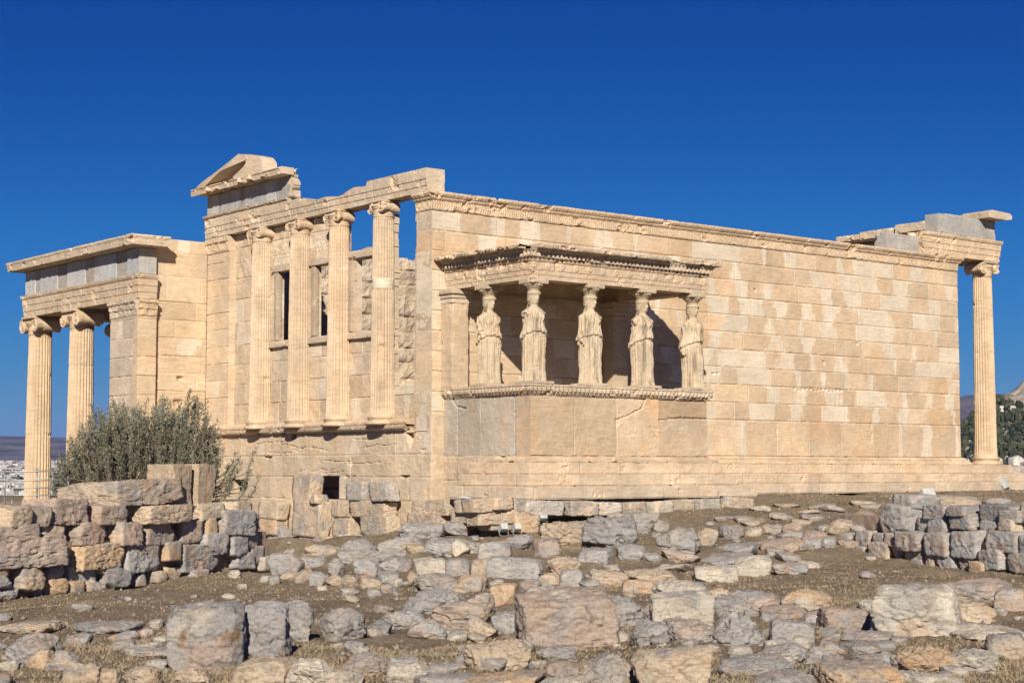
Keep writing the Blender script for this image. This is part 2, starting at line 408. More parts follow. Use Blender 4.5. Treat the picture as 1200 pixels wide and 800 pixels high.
def ionic_capital(parent, cx, cy, ztop, rad, facing, tone=T_WARM, seed=1, damage=(), sc=1.0):
    """scrolled capital whose scroll faces look along +-facing; its top is at ztop; its pieces are sub-parts of the column"""
    S = rad*1.08*sc; R = rad*.56*(.5+.5*sc); zc = ztop-.10*rad-R*.98; half = rad*.95*(.4+.6*sc); aw = rad*1.12*(.3+.7*sc)
    P = [("abacus", box(cx-aw, cx+aw, cy-aw, cy+aw, ztop-.16*rad, ztop-.002, tone, .05, .004, .04, seed))]
    if facing == 'x': P.append(("scroll_band", box(cx-half*.97, cx+half*.97, cy-S, cy+S, ztop-.62*rad, ztop-.162*rad, tone*.97, .05, .006, .04, seed+1)))
    else: P.append(("scroll_band", box(cx-S, cx+S, cy-half*.97, cy+half*.97, ztop-.62*rad, ztop-.162*rad, tone*.97, .05, .006, .04, seed+1)))
    for s in (-1, 1):
        c = (cx, cy+s*S, zc) if facing == 'x' else (cx+s*S, cy, zc)
        V, F, C = scroll(c, facing, R, half, s if facing == 'x' else -s, tone)
        a = fbm(V[:, 0]*5+seed, V[:, 1]*5, V[:, 2]*5, 4, seed+s)
        dmg = .30*R*np.clip(a-.05, 0, 1)*(2.2 if s in damage else .8)
        V = V-(V-np.array(c))*(dmg/R)[:, None]
        P.append(("scroll", (V, F, C)))
    ze = ztop-.62*rad
    P.append(("necking", ring([(ze-.75*rad, rad*.86), (ze-.70*rad, rad*.90), (ze-.66*rad, rad*.86), (ze-.1*rad, rad*.88), (ze-.06*rad, rad*.96), (ze, rad*.93), (ze+.12*rad, rad*1.03), (ze+.22*rad, rad*.98)], 48, 0, 0, cx, cy, seed, .005, tone*.96)))
    for nm, (V, F, C) in P:
        a = fbm(V[:, 0]*6+seed, V[:, 1]*6, V[:, 2]*6, 4, seed)
        obj(nm, mesh(nm, V, F, C*(1+.15*a)[:, None]), MARBLE, parent)
def column(parent, cx, cy, z0, z1, rlow, rtop, facing, seed, tone=T_WARM, joints=(), basetone=None, plain=(), base=True, damage=(), caph=None, csc=1.0):
    """the fluted shaft is the part; base, necking, scrolls and abacus are its sub-parts"""
    bh = rlow*.72; caph = caph or rtop*1.36
    zs = np.linspace(z0+bh, z1-caph+.02, max(40, int((z1-z0)/.05)))
    t = (zs-zs[0])/(zs[-1]-zs[0]); R = rlow+(rtop-rlow)*(t*.75+.25*t*t)
    R = R+rlow*.06*np.exp(-(zs-zs[0])/.06)
    fd = np.full(len(zs), .105)
    fd *= sst(0, .10, zs-zs[0])*sst(0, .10, zs[-1]-zs)
    for a, b in plain: fd = fd*np.where((zs > a) & (zs < b), .08, 1)
    V, F, C = ring(list(zip(zs, R)), 24*7, 24, fd, cx, cy, seed, .004, tone, joints=joints)
    for a, b in plain:
        k = (V[:, 2] > a) & (V[:, 2] < b); C[k] = T_NEW*1.02
    s = obj("column", mesh("column", V, F, C), MARBLE, parent)
    r0 = rlow
    if base:
        pr = []
        for za, zb, ra, bulge in ((0, .3, 1.36, .08), (.3, .36, 1.30, 0), (.36, .62, 1.20, -.07), (.62, .68, 1.2, 0), (.68, .96, 1.16, .07), (.96, 1.02, 1.08, 0)):
            for q in np.linspace(0, 1, 6): pr.append((z0+bh*(za+(zb-za)*q)+q*1e-4, r0*(ra+bulge*math.sin(math.pi*q))))
        V, F, C = ring(pr, 64, 0, 0, cx, cy, seed+50, .005, basetone if basetone is not None else tone)
        obj("base", mesh("base", V, F, C), MARBLE, s)
    ionic_capital(s, cx, cy, z1, rtop*1.18, facing, tone, seed+7, damage, csc)
    return s
def prism(name, parent, poly, a0, a1, plane, tone=T_WARM, seed=0, mat=None, rough=.008, chip=.03, step=.06):
    """a slab with a drawn outline: poly in (y,z) swept along x (plane 'x'), or in (x,z) swept along y (plane 'y')"""
    ring_ = np.array(resample([tuple(p) for p in poly], step)); n = len(ring_); m = max(2, int(abs(a1-a0)/step)+1)
    t = np.linspace(a0, a1, m)
    c = ring_.mean(0); G = []
    for q in (0.0, .5): pass
    layers = [(a0, .0), (a0, .5), (a0, 1.0)]+[(v, 1.0) for v in t[1:-1]]+[(a1, 1.0), (a1, .5), (a1, .0)]
    for v, s in layers:
        p = c+(ring_-c)*max(s, .002)
        G.append(np.column_stack([np.full(n, v), p[:, 0], p[:, 1]]) if plane == 'x' else np.column_stack([p[:, 0], np.full(n, v), p[:, 1]]))
    G = np.array(G); Gw = np.concatenate([G[:, -1:], G, G[:, :1]], 1); N = gridnormals(Gw)[:, 1:-1]
    if np.sum(N*(G-G.mean((0, 1)))) < 0: N = -N
    a = fbm(G[..., 0]*3+seed, G[..., 1]*3, G[..., 2]*3, 4, seed); b = fbm(G[..., 0]*10, G[..., 1]*10+seed, G[..., 2]*10, 3, seed+2)
    G = G+N*(rough*(a+b)-chip*np.clip(a+.5*b-.35, 0, 1))[..., None]
    C = np.broadcast_to(np.asarray(tone, float), G.shape)*(1+.13*a)[..., None]; C = mix(C, np.broadcast_to(T_ORANGE, C.shape), .22*sst(.15, .7, b+.3*a))
    return obj(name, mesh(name, G.reshape(-1, 3), gridfaces(len(layers), n, wrap_u=True), C.reshape(-1, 3)), mat or MARBLE, parent)
def egg_dart(pitch, z0, z1, amp):
    return lambda s, o, z: amp*(abs(np.sin(math.pi*s/pitch))-.6)*sst(z0-.005, z0+.02, z)*sst(z1+.005, z1-.02, z)*(o > -.02)
def palmette(pitch, z0, z1, amp):
    def f(s, o, z):
        u = (s/pitch) % 1-.5; t = np.clip((z-z0)/(z1-z0), 0, 1)
        k = np.cos(u*2*math.pi*3+np.sin(t*9)*.9)*np.sin(t*math.pi)**.5+.5*np.cos(u*2*math.pi+t*7)
        return amp*k*((z > z0) & (z < z1))*(o > -.02)
    return f

# ================================================================== THE TEMPLE (main block and east portico)
LW, WW, ZT, ZE = 20.64, 11.2, 6.59, 6.13        # south wall length, west width, top of wall, bottom of the wall crown
temple = thing("ancient_temple", "long roofless marble temple with tall plain side wall and engaged west columns", "temple", (10, 5, -1))
K = lambda f, *a, **k: f(*a, **k)
temple.location = (0, 0, 0)

# south wall: orthostates and ten courses, new marble let in between the old blocks
edges = [.22, 1.22]+[1.22+.491*i for i in range(1, 11)]
us = axis(-.02, LW, .026); vs = axis(0, ZE-.22, .024, [e-.22 for e in edges[1:-1]])
X, Z = np.meshgrid(us, vs); Z = Z+.22
D, C = blocks(us, vs+.22, edges, 1.22, 11, X, Z, T_WARM*1.02, new=.10, patch=.66, chip=.035, tall=1.15, jv=.40, var=.10)
C = mix(C, C*np.array([1.04, .90, .76]), .55*sst(.1, .6, fbm(X*.35, 3, Z*.8, 4, 51))*sst(.66, .58, C[..., 2]/C[..., 0]))
for (x, z, w, h) in ((15.7, 3.6, .05, .04), (7.6, 3.2, .3, .04), (11.3, 4.9, .16, .04), (12.9, 2.15, 2.2, .03), (14.2, 2.95, .12, .06), (9.6, 2.5, .2, .03)):
    for q in np.arange(x, x+w, .17): D -= .05*np.exp(-((X-q)/.055)**4-((Z-z-.02*math.sin(q*9))/h)**4)
crack(D, us, vs, [(16.3, .95), (16.35, .7), (16.3, .45)], .03, .05); crack(D, us, vs, [(8.2, .95), (8.22, .55)], .03, .06)
panel("south_wall", temple, (0, 0, .22), (1, 0, 0), (0, 0, 1), (0, -1, 0), us, vs, D, C, None, .66)

# west return of the south wall, ragged where it is broken off
us = axis(.03, .80, .022); vs = axis(0, ZE+.9, .024)
X, Z = np.meshgrid(us, vs); Z = Z-.9
D, C = blocks(us, vs-.9, [-.9, -.2, .5, 1.22]+[1.22+.491*i for i in range(1, 11)], 1.3, 12, X, Z, mix(T_WARM, T_GREY, .45), chip=.05, fixed={i: [-.5, 1.5] for i in range(20)})
D -= .17*sst(.0, .12, fbm(X*2.4+.4, 5, Z*2.6, 4, 141)-.12-.9*abs(Z-.52))*(Z < 1.0)
D -= .10*sst(.05, .15, fbm(X*3.1, 6, Z*3.3, 4, 142)-.28)*(Z < 1.9)
edge_ = .70+.06*fbm(Z*1.6, 1, 3, 4, 5)+.04*fbm(Z*6, 2, 3, 3, 6)-.05*(Z > 5.0)*(Z < 5.9)
edge_ = np.where(Z < 3.9, .72+.02*fbm(Z*6, 2, 3, 3, 6), edge_)
mk = (X < edge_)[:-1, :-1]
panel("west_return", temple, (-.02, 0, -.9), (0, 1, 0), (0, 0, 1), (-1, 0, 0), us, vs, D, C, mk, .6, jit=.008)

# wall crown with its palmette band and egg mouldings
pr = [(-.60, 6.132), (.012, 6.132), (.03, 6.16), (.03, 6.37), (.055, 6.385), (.085, 6.42), (.085, 6.445), (.12, 6.47), (.155, 6.52), (.155, 6.545), (.13, 6.585), (-.60, 6.585)]
f1 = palmette(.21, 6.15, 6.38, .010); f2 = egg_dart(.085, 6.385, 6.44, .014); f3 = egg_dart(.12, 6.46, 6.53, .014)
sweep("wall_crown", temple, [(-.02, .72), (-.02, -.003), (LW+.02, -.003), (LW+.02, .6)], pr, T_WARM*.98, .03, .03, 21, .007, .075, .30, lambda s, o, z: f1(s, o, z)+f2(s, o, z)+f3(s, o, z), jag=(.08, 0), joints=1.25)

# base moulding and the three steps, wrapped round the porch
E2 = 22.95
pr = [(-.3, .0), (.245, .0), (.25, .03), (.22, .075), (.15, .09), (.14, .12), (.15, .15), (.11, .2), (.03, .222), (-.3, .222)]
sweep("base_moulding", temple, [(6.3, 0), (LW, 0), (LW, .7)], pr, T_WARM*1.03, .04, .03, 22, .005, .03, .3, joints=1.25)
for k_, (o, z0, z1) in enumerate(((.25, -.28, -.002), (.55, -.545, -.283), (.85, -.83, -.548))):
    pth = [(.35-o, -1.35), (.35-o, -3.3-o), (6.02+o, -3.3-o), (6.02+o, -o), (E2-.25+o, -o), (E2-.25+o, WW+o)]
    pr = [(-1.2 if k_ else -.6, z0), (0, z0), (.003, (z0+z1)/2), (0, z1-.02), (-.015, z1), (-1.2 if k_ else -.6, z1)]
    pr = [(-.55, z0), (-.018, z0), (-.018, z0+.022), (0, z0+.03), (0, z1-.012), (-.012, z1), (-.55, z1)]
    sweep("step", temple, pth, pr, mix(T_WARM, T_PALE, .4+.3*k_)*(1.04-.02*k_), .045, .05, 23+k_, .006, .05, .55, joints=1.5)
boxo("portico_floor", temple, 19.8, 22.4, .3, 11, -.5, -.004, T_PALE, seed=3)

boxo('corner_block', temple, -.036, .345, -.010, .2, -1.0, 1.16, mix(T_WARM, T_GREY, .5)*1.05, seed=15, step=.04)
# west wall: tall basement, ledge, then the screen wall with its windows between the half columns
us = axis(.0, WW, .03); vs = axis(0, 4.0, .028)          # z from -3.2 to .8
X, Z = np.meshgrid(us, vs); Z = Z-3.2
D, C = blocks(us, vs-3.2, [-3.2, -2.6, -2.0, -1.45, -.93, -.34, .22, .8], 1.7, 31, X, Z, mix(T_WARM, T_GREY, .8)*1.10, chip=.07, rough=.011, patch=.15, jv=.55)
for seed in range(12):                                    # long tired cracks
    q = random.Random(seed); y = q.uniform(.6, 7); z = q.uniform(-.8, .7)+3.2; pts = [(y, z)]
    for _ in range(6): y += q.uniform(.1, .4); z += q.uniform(-.06, .06); pts.append((y, z))
    crack(D, us, vs, pts, .012, .035)
for (ya, za, w_, h_, sg) in ((.86, .74, .22, .42, 1), (.42, .76, .30, .16, 1), (.30, .35, .10, .22, -1), (2.6, -.55, .5, .10, 1), (1.1, -.3, .25, .08, 1), (7.6, .2, .3, .07, 1), (9.9, -.1, .2, .2, 1)):
    t_ = (za-Z)/h_; D -= .16*((t_ > 0) & (t_ < 1) & (abs(X-ya) < w_*(1-t_)*(1+.3*fbm(X*9, 1, Z*9, 3, 5))))
hole = ((X > 4.02) & (X < 5.18) & (Z > -.96) & (Z < -.34)) | ((X > 8.7) & (X < 9.6) & (Z > -.75+.1*fbm(X*5, 1, 1, 3)) & (Z < -.45)) | ((X > 6.15) & (X < 6.4) & (Z > .60) & (Z-.60 > (6.4-X)*.2) & (Z < .78))
mk = ~(hole[:-1, :-1])
panel("basement_wall", temple, (-.04, 0, -3.2), (0, 1, 0), (0, 0, 1), (-1, 0, 0), us, vs, D, C, mk, .26, jit=.004)
pr = [(-.2, .795), (.06, .795), (.10, .83), (.17, .85), (.19, .90), (.19, .945), (-.2, .945)]
sweep("ledge", temple, [(-.04, 11.3), (-.04, 1.0)], pr, T_GREY*1.15, .04, .03, 33, .008, .07, .28, jag=(.05, .12), joints=2.0)
pr = [(-.2, .948), (.10, .948), (.13, .97), (.14, 1.02), (.11, 1.06), (.05, 1.08), (.03, 1.11), (-.2, 1.12)]
sweep("plinth_moulding", temple, [(-.02, 11.2), (-.02, .9)], pr, mix(T_WARM, T_PALE, .4), .04, .03, 34, .007, .05, .3, joints=1.9)
us = axis(.70, 10.0, .024); vs = axis(0, 5.48, .024)     # z from 1.1 to 6.58
X, Z = np.meshgrid(us, vs); Z = Z+1.1
nz = fbm(X*2.3, 4, Z*2.3, 4, 8)*.10
D, C = blocks(us, vs+1.1, [1.1, 1.68, 2.26, 2.82, 3.38, 4.02, 4.7, 5.3, 5.75, 6.2, 6.58], 1.0, 35, X, Z, mix(T_WARM, T_GREY, .7)*1.10, chip=.05, rough=.010, patch=.22, new=.12, jv=.45, var=.14)
up = sst(5.1, 5.4, Z); D = D+up*.025*fbm(X*4, 6, Z*4, 4, 19)      # rough patching above the windows
hole = ((X > 6.62) & (X < 7.42) & (Z > 3.38) & (Z < 5.28)) | ((X > 4.62) & (X < 5.50) & (Z > 3.38) & (Z < 5.28))
hole |= ((X > 2.52) & (X < 3.55) & (Z > 3.38) & (Z < 5.25)) | ((X < 4.06) & (X > 2.1) & (Z > 5.5+nz*.4))
hole |= (X < 2.1) & (Z > 1.9+nz) & ~((X > 1.86+nz*.5) & (Z < 6.25))
panel("screen_wall", temple, (.14, 0, 1.1), (0, 1, 0), (0, 0, 1), (-1, 0, 0), us, vs, D, C, ~hole[:-1, :-1], .17)
for i, (y0, y1, dk) in enumerate(((6.62, 7.42, 1), (4.62, 5.50, 1), (2.52, 3.70, 0))):
    w = boxo("window_frame", temple, .06, .22, y1-.02, y1+.16, 3.40, 5.27, T_GREY*.92, seed=40+i, step=.04, chip=.05)
    boxo("sill", w, .02, .3, y0-.36, y1+.38, 3.20, 3.378, T_PALE*1.0, seed=50+i, step=.05)
    boxo("lintel", w, .05, .28, y0-.3, y1+.36, 5.29, 5.49, T_PALE*.95, seed=60+i, step=.05, chip=.06)
    if i < 2: boxo("jamb", w, .07, .22, y0-.13, y0+.02, 3.40, 5.27, T_GREY*.9, seed=70+i, step=.04, chip=.05)
for i, y in enumerate((8.05, 6.02, 4.08, 2.04)):
    column(temple, -.06, y, .95, 6.585, .315, .262, 'x', 80+i, mix(T_WARM, T_PALE, .35)*(1.04 if i in (0, 2) else .98), joints=((2.35, 4.6), (3.3,), (4.2, 5.1), (4.3, 2.9))[i], plain=((), (), (), ((4.33, 4.62),))[i], damage=((1,), (), (1,), (1, -1))[i], caph=.44, csc=.72)
# north-west corner pier
us = axis(9.86, 11.16, .024); vs = axis(0, 5.6, .024)
X, Z = np.meshgrid(us, vs); Z = Z+.96
D, C = blocks(us, vs+.96, [.96, 1.9]+[1.9+.49*i for i in range(1, 9)]+[6.14, 6.56], 1.3, 41, X, Z, mix(T_WARM, T_PALE, .3)*1.02, chip=.05, patch=.2, fixed={i: [8.5, 12] for i in range(3, 20)})
D -= .14*sst(.06, .02, abs(X-9.86))*0
D += .05*sst(6.1, 6.14, Z)+.05*sst(6.38, 6.42, Z)+sst(6.14, 6.17, Z)*.02*fbm(X*9, 2, Z*12, 3, 6)
panel("corner_pier", temple, (-.06, 0, .96), (0, 1, 0), (0, 0, 1), (-1, 0, 0), us, vs, D, C, None, .5)
# wall running west from that corner to the north porch
us = axis(-1.80, -.05, .024); vs = axis(0, 9.5, .026)
X, Z = np.meshgrid(us, vs); Z = Z-3.0
D, C = blocks(us, vs-3.0, [-3.0]+[-3.0+.51*i for i in range(1, 14)]+[4.15, 4.68, 5.42, 6.12, 6.5], 1.1, 43, X, Z, T_WARM*1.02, chip=.05, patch=.1, jv=.5)
for (x, z, w, h) in ((-.86, 2.46, .10, .07), (-.90, 1.75, .15, .10)): D -= .12*np.exp(-((X-x+.3*(Z-z))/w)**4-((Z-z)/h)**4)
panel("north_spur_wall", temple, (0, 11.2, -3.0), (1, 0, 0), (0, 0, 1), (0, -1, 0), us, vs, D, C, None, .6)

# inner face of the north wall, seen through the west openings, and the broken cross wall inside
us = axis(.4, LW, .05); vs = axis(0, 9.75, .05)
X, Z = np.meshgrid(us, vs); Z = Z-3.2
D, C = blocks(us, vs-3.2, list(np.arange(-3.2, 6.6, .49))+[6.56], 1.1, 45, X, Z, T_GREY*1.02, chip=.13, rough=.03, patch=.1, jv=.9, joint=.03, var=.15)
D = D*1.7+.07*fbm(X*2.5, 3, Z*3, 5, 77)-.06*np.exp(-((((Z+3.2) % .49)/.05)**2))*sst(-.3, .3, fbm(X*1.5, 8, Z*2, 3, 78))
mk = (Z < 6.5+.10*fbm(X*1.3, 1, 1, 3, 3))[:-1, :-1]
panel("north_wall", temple, (0, 10.6, -3.2), (1, 0, 0), (0, 0, 1), (0, -1, 0), us, vs, D, C, mk, .6, jit=.02)
boxo("inner_floor", temple, .3, LW, .3, 10.9, -3.6, -3.2, T_GREY*.6, step=.5)

# west entablature
def fascia_profile(zb, h, depth, crown=True, back=.55):
    a, b, c = zb+h*.26, zb+h*.54, zb+h*.80
    p = [(-back, zb), (.0, zb), (.0, a-.01), (.02, a), (.022, b-.01), (.042, b), (.044, c)]
    p += [(.075, c+h*.04), (.10, c+h*.13), (.10, zb+h)] if crown else [(.044, zb+h)]
    return p+[(-back, zb+h)]
top = lambda S: np.where(S < 4.7, 7.3, np.where(S < 8.55, 7.15-.16*sst(5.0, 6.5, S)+.03*np.sin(S*5)+.10*sst(7.4, 8.2, S), 7.17))
sweep("architrave", temple, [(-.10, 11.25), (-.10, .10)], fascia_profile(6.592, .58, 0, False, .52), T_PALE*.98, .035, .03, 47, .008, .06, .30, jag=(0, .02), joints=2.5, top=top)
sweep("architrave_crown", temple, [(-.10, 11.25), (-.10, 6.55)], [(-.4, 7.172), (.05, 7.172), (.10, 7.20), (.12, 7.25), (-.4, 7.25)], T_PALE, .035, .03, 48, .008, .05, .25, jag=(.02, .15))
FR = T_FRIEZE
us = axis(6.35, 11.22, .03); vs = axis(0, .63, .03); X, Z = np.meshgrid(us, vs)
D, C = blocks(us, vs, [0, .63], 1.6, 49, X, Z, FR*1.1, chip=.03, rough=.006, var=.1)
C = C*(1+.22*fbm(X*4, 1, Z*.4, 3, 5))[..., None]; C = mix(C, np.broadcast_to(T_PALE, C.shape), sst(.3, .18, X-6.35+.12*fbm(Z*7, 3, 1, 3)))
mk = (X > 6.42+.14*fbm(Z*6, 8, 2, 3, 12)-.25*(Z < .18))[:-1, :-1]
panel("frieze", temple, (-.06, 0, 7.252), (0, 1, 0), (0, 0, 1), (-1, 0, 0), us, vs, D, C, mk, .2)
sweep("cornice", temple, [(-.06, 11.42), (-.06, 6.55)], [(-.25, 7.885), (.10, 7.885), (.14, 7.93), (.40, 7.92), (.42, 7.84), (.44, 7.97), (.47, 8.0), (.45, 8.03), (-.25, 8.08)], T_PALE*.95, .035, .03, 51, .010, .14, .28, jag=(.1, .15), joints=1.4)
# broken south part of the cornice keeps only its inner half: a rough block
def west(*pp): return [tuple(at_x(a, b, -.5)[1:]) for a, b in pp]
prism("raking_cornice", temple, west((229, 221), (237, 214), (253, 202), (268, 190.5), (280, 180.5), (288, 181.5), (290, 187), (275, 190), (258, 202), (243, 215), (240, 219)), -.52, -.05, 'x', T_PALE*1.0, 52, step=.05)
prism("raking_cornice", temple, west((284, 181), (293, 181), (303, 183), (307, 189), (308, 203), (296, 207), (276, 211), (272, 208), (284, 197), (290, 188)), -.50, -.02, 'x', T_PALE*1.05, 55, step=.05)
prism("tympanum", temple, west((240, 217), (258, 202), (275, 190), (291, 186), (300, 200), (290, 212)), -.06, .08, 'x', T_PALE*.9, 53)
boxo("corona_block", temple, -.42, -.03, 6.42, 7.45, 7.86, 8.06, T_PALE*1.08, seed=54, step=.05, chip=.10)

# east portico: corner column, architrave, grey frieze and cornice stumps
EX, EY = 22.38, .32
for i in range(6):
    column(temple, EX, EY+i*2.11, 0, 6.585, .36, .30, 'y' if i == 0 else 'x', 90+i, T_WARM*1.03 if i == 0 else T_PALE, joints=(1.9, 3.6, 5.2), caph=.52, csc=.9)
sweep("architrave", temple, [(18.85, -.06), (22.80, -.06), (22.80, 11.3)], fascia_profile(6.592, .68, 0, True, .6), T_WARM*1.04, .04, .03, 61, .007, .07, .40, jag=(.18, 0), joints=2.3)
boxo("frieze", temple, 19.75, 22.70, 0, .55, 7.275, 7.93, FR*1.0, seed=62, step=.05, chip=.14)
boxo("frieze", temple, 22.10, 22.62, .6, 5.9, 7.20, 7.67, FR*.9, seed=63, step=.06)
boxo("backing_block", temple, 17.3, 20.1, .12, .60, 6.60, 7.12, FR*1.05, seed=67, step=.05, chip=.16)
prism("cornice", temple, [(21.8, 7.94), (22.72, 7.93), (23.02, 7.98), (23.04, 8.10), (22.9, 8.16), (22.0, 8.20), (21.75, 8.1)], -.42, .7, 'y', T_PALE*1.0, 64, chip=.08)
for y0_, y1_, z0_, z1_, s__ in ((1.0, 2.86, 7.70, 8.0, 65), (2.89, 4.5, 7.68, 7.95, 68), (4.54, 5.6, 7.71, 7.90, 69)): boxo("cornice", temple, 21.15+.05*(s__-65), 22.9, y0_, y1_, z0_, z1_, T_PALE*1.02, seed=s__, step=.045, chip=.15, rough=.012)
boxo("cornice_backer", temple, 20.9, 21.8, .62, .98, 7.9, 8.10, T_PALE*1.02, seed=66, step=.06, chip=.08)

# ================================================================== CARYATID PORCH
porch = thing("caryatid_porch", "small flat roofed porch on the temple flank carried by draped statues", "porch")
PX0, PX1, PY = .35, 6.02, -3.3
pr = [(-.3, .003), (.20, .003), (.20, .06), (.15, .09), (.13, .12), (.05, .148), (-.3, .148)]
sweep("base_moulding", porch, [(PX0, -1.9), (PX0, PY), (PX1, PY), (PX1, -.1)], pr, mix(T_WARM, T_PALE, .3), .04, .03, 101, .006, .05, .3, joints=1.5)
us = axis(PX0-.002, PX1, .022); vs = axis(0, 1.38, .022); X, Z = np.meshgrid(us, vs)
xs_ = [at_y(p, 500, PY)[0] for p in (621, 672.5, 722.5, 772.5, 835)]
D, C = blocks(us, vs, [0, 1.38], 1.4, 102, X, Z, mix(T_WARM, T_PALE, .25)*.98, chip=.05, rough=.010, fixed={0: [-.6]+xs_[1:-1]+[PX1+.5]}, jv=.75, var=.14)
def pxz(*pp): return [(at_y(a, b, PY)[0], at_y(a, b, PY)[2]-.15) for a, b in pp]
crack(D, us, vs, pxz((723, 491), (735, 487), (752, 478), (756, 468)), .016, .07); crack(D, us, vs, pxz((772, 492), (800, 489.5), (835, 491)), .016, .06)
crack(D, us, vs, pxz((762, 500), (768, 511), (772, 514)), .02, .05); crack(D, us, vs, pxz((560, 476), (700, 482)), .008, .0)
k = (X > xs_[3]) & (Z > pxz((800, 490))[0][1]); C[k] *= np.array([.86, .80, .72]); D[k] -= .02
C = mix(C, C*np.array([1.08, .90, .74]), sst(.0, .5, fbm(X*.9, 2, Z*.7, 3, 4))*(X < xs_[3]))
panel("podium_front", porch, (0, PY, .15), (1, 0, 0), (0, 0, 1), (0, -1, 0), us, vs, D, C, None, .5)
us = axis(PY+.03, .0, .022); X, Z = np.meshgrid(us, vs)
D, C = blocks(us, vs, [0, 1.38], 1.4, 103, X, Z, mix(T_PALE, T_FRIEZE, .45)*.92, chip=.06, rough=.010, fixed={0: [-4, -2.72, -1.45, -.55, .6]}, jv=.7, var=.12)
crack(D, us, vs, [(-2.72, .95), (-2.95, 1.25), (-3.05, 1.37)], .014, .05); crack(D, us, vs, [(-.3, 1.4), (-.5, 1.2), (-.85, 1.13)], .02, .07)
panel("podium_flank", porch, (PX0, 0, .15), (0, 1, 0), (0, 0, 1), (-1, 0, 0), us, vs, D, C, None, .5)
boxo("podium_core", porch, PX0+.45, PX1-.02, PY+.45, -.02, .0, 1.55, T_PALE, step=.25)
# broken block mass below the west flank of the podium
us = axis(-2.35, .0, .024); vs = axis(0, 1.16, .024); X, Z = np.meshgrid(us, vs); Z = Z-1.0
D, C = blocks(us, vs-1.0, [-1.0, -.42, .16], 1.1, 104, X, Z, mix(T_WARM, T_GREY, .6)*1.1, chip=.09, rough=.02)
panel("flank_footing", porch, (.30, 0, -1.0), (0, 1, 0), (0, 0, 1), (-1, 0, 0), us, vs, D, C, (X > -2.2+.1*fbm(Z*4, 1, 1, 3)+.25*(Z > -.2))[:-1, :-1], .5)
# egg and dart crown of the podium
pr = [(-.45, 1.532), (.02, 1.532), (.03, 1.555), (.07, 1.58), (.075, 1.60), (.12, 1.63), (.14, 1.69), (.12, 1.715), (.145, 1.735), (.145, 1.78), (-.45, 1.78)]
f1 = egg_dart(.125, 1.605, 1.71, .05); f2 = egg_dart(.07, 1.555, 1.60, .03)
nn = lambda s: sst(1.0, 1.5, s)
sweep("podium_crown", porch, [(PX0, -.05), (PX0, PY), (PX1, PY), (PX1, -.1)], pr, T_PALE*.98, .014, .022, 105, .006, .05, .25, lambda s, o, z: (f1(s, o, z)+f2(s, o, z))*nn(s), jag=(.06, 0), joints=1.5)
boxo("porch_floor", porch, PX0+.4, PX1-.3, PY+.4, -.03, 1.56, 1.775, T_PALE*.95, step=.2)
# wall piers behind
for x0, x1, sd_ in ((.24, .74, 106), (PX1-.55, PX1-.05, 107)):
    p_ = boxo("pier", porch, x0, x1, -.46, -.02, 1.785, 3.84, mix(T_WARM, T_GREY, .35), seed=sd_, step=.04)
    c_ = [box(x0-.01, x1+.01, -.47, -.02, 3.841, 3.96, T_PALE, .04, seed=sd_+3), box(x0-.04, x1+.04, -.50, -.02, 3.962, 4.06, T_PALE*.95, .04, seed=sd_+4), box(x0-.09, x1+.09, -.55, -.02, 4.062, 4.186, T_PALE*.92, .04, seed=sd_+5)]
    V, F, C = join(c_); obj("capital", mesh("capital", V, F, C), MARBLE, p_)
# entablature: fasciae with discs, dentils, broken cornice, ceiling
disc = lambda s, o, z: .022*sst(.085, .06, np.hypot((s+.2) % .42-.21, z-4.508))*(o > -.02)
pr = [(-.42, 4.19), (.0, 4.19), (.0, 4.29), (.016, 4.30), (.018, 4.40), (.034, 4.41), (.036, 4.59), (.06, 4.60), (.08, 4.64), (.08, 4.662), (-.42, 4.662)]
sweep("architrave", porch, [(PX0+.04, .0), (PX0+.04, PY+.02), (PX1-.04, PY+.02), (PX1-.04, -.02)], pr, mix(T_WARM, T_PALE, .45), .02, .025, 108, .007, .05, .34, disc, jag=(.04, 0), joints=2.0)
dent = lambda s, o, z: -.085*sst(.40, .46, abs(((s/.125) % 1)-.5)*1.0+.0)*(z > 4.66)*(z < 4.80)*(o > .05)
dent = lambda s, o, z: -.10*sst(.22, .30, abs(((s/.125) % 1)-.5))*(z > 4.69)*(z < 4.82)*(o > .05)
pr = [(-.40, 4.665), (.08, 4.665), (.095, 4.682), (.17, 4.695), (.17, 4.82), (.18, 4.832), (.19, 4.85), (-.40, 4.85)]
sweep("dentil_course", porch, [(PX0+.04, .0), (PX0+.04, PY+.02), (PX1-.04, PY+.02), (PX1-.04, -.02)], pr, T_PALE*.97, .0156, .022, 109, .004, .05, .36, dent, joints=0, jag=(.03, 0))
cpr = lambda q, h: [(-.5, 4.853), (.19, 4.853), (q*.62, 4.866), (q*.97, 4.872), (q, 4.90), (q*1.02, 4.90+h*.5), (q*.97, 4.90+h), (-.5, 4.92+h)]
sweep("cornice", porch, [(PX0+.04, .02), (PX0+.04, PY+.02)], cpr(.41, .06), T_PALE*.9, .03, .03, 110, .022, .12, .15, jag=(.12, 0), joints=1.2)
sweep("cornice", porch, [(PX0+.03, PY+.02), (4.45, PY+.02)], cpr(.38, .07), T_PALE*.86, .03, .03, 111, .016, .12, .25, jag=(.05, .08), joints=1.5)
sweep("cornice", porch, [(4.52, PY+.02), (5.15, PY+.02)], cpr(.22, .04), T_PALE*.95, .03, .03, 112, .03, .2, .05, jag=(.08, .15), joints=0)
sweep("cornice", porch, [(5.2, PY+.02), (PX1-.04, PY+.02), (PX1-.04, -.02)], cpr(.31, .10), T_PALE*.98, .03, .03, 113, .03, .10, .25, jag=(.2, 0), joints=0)
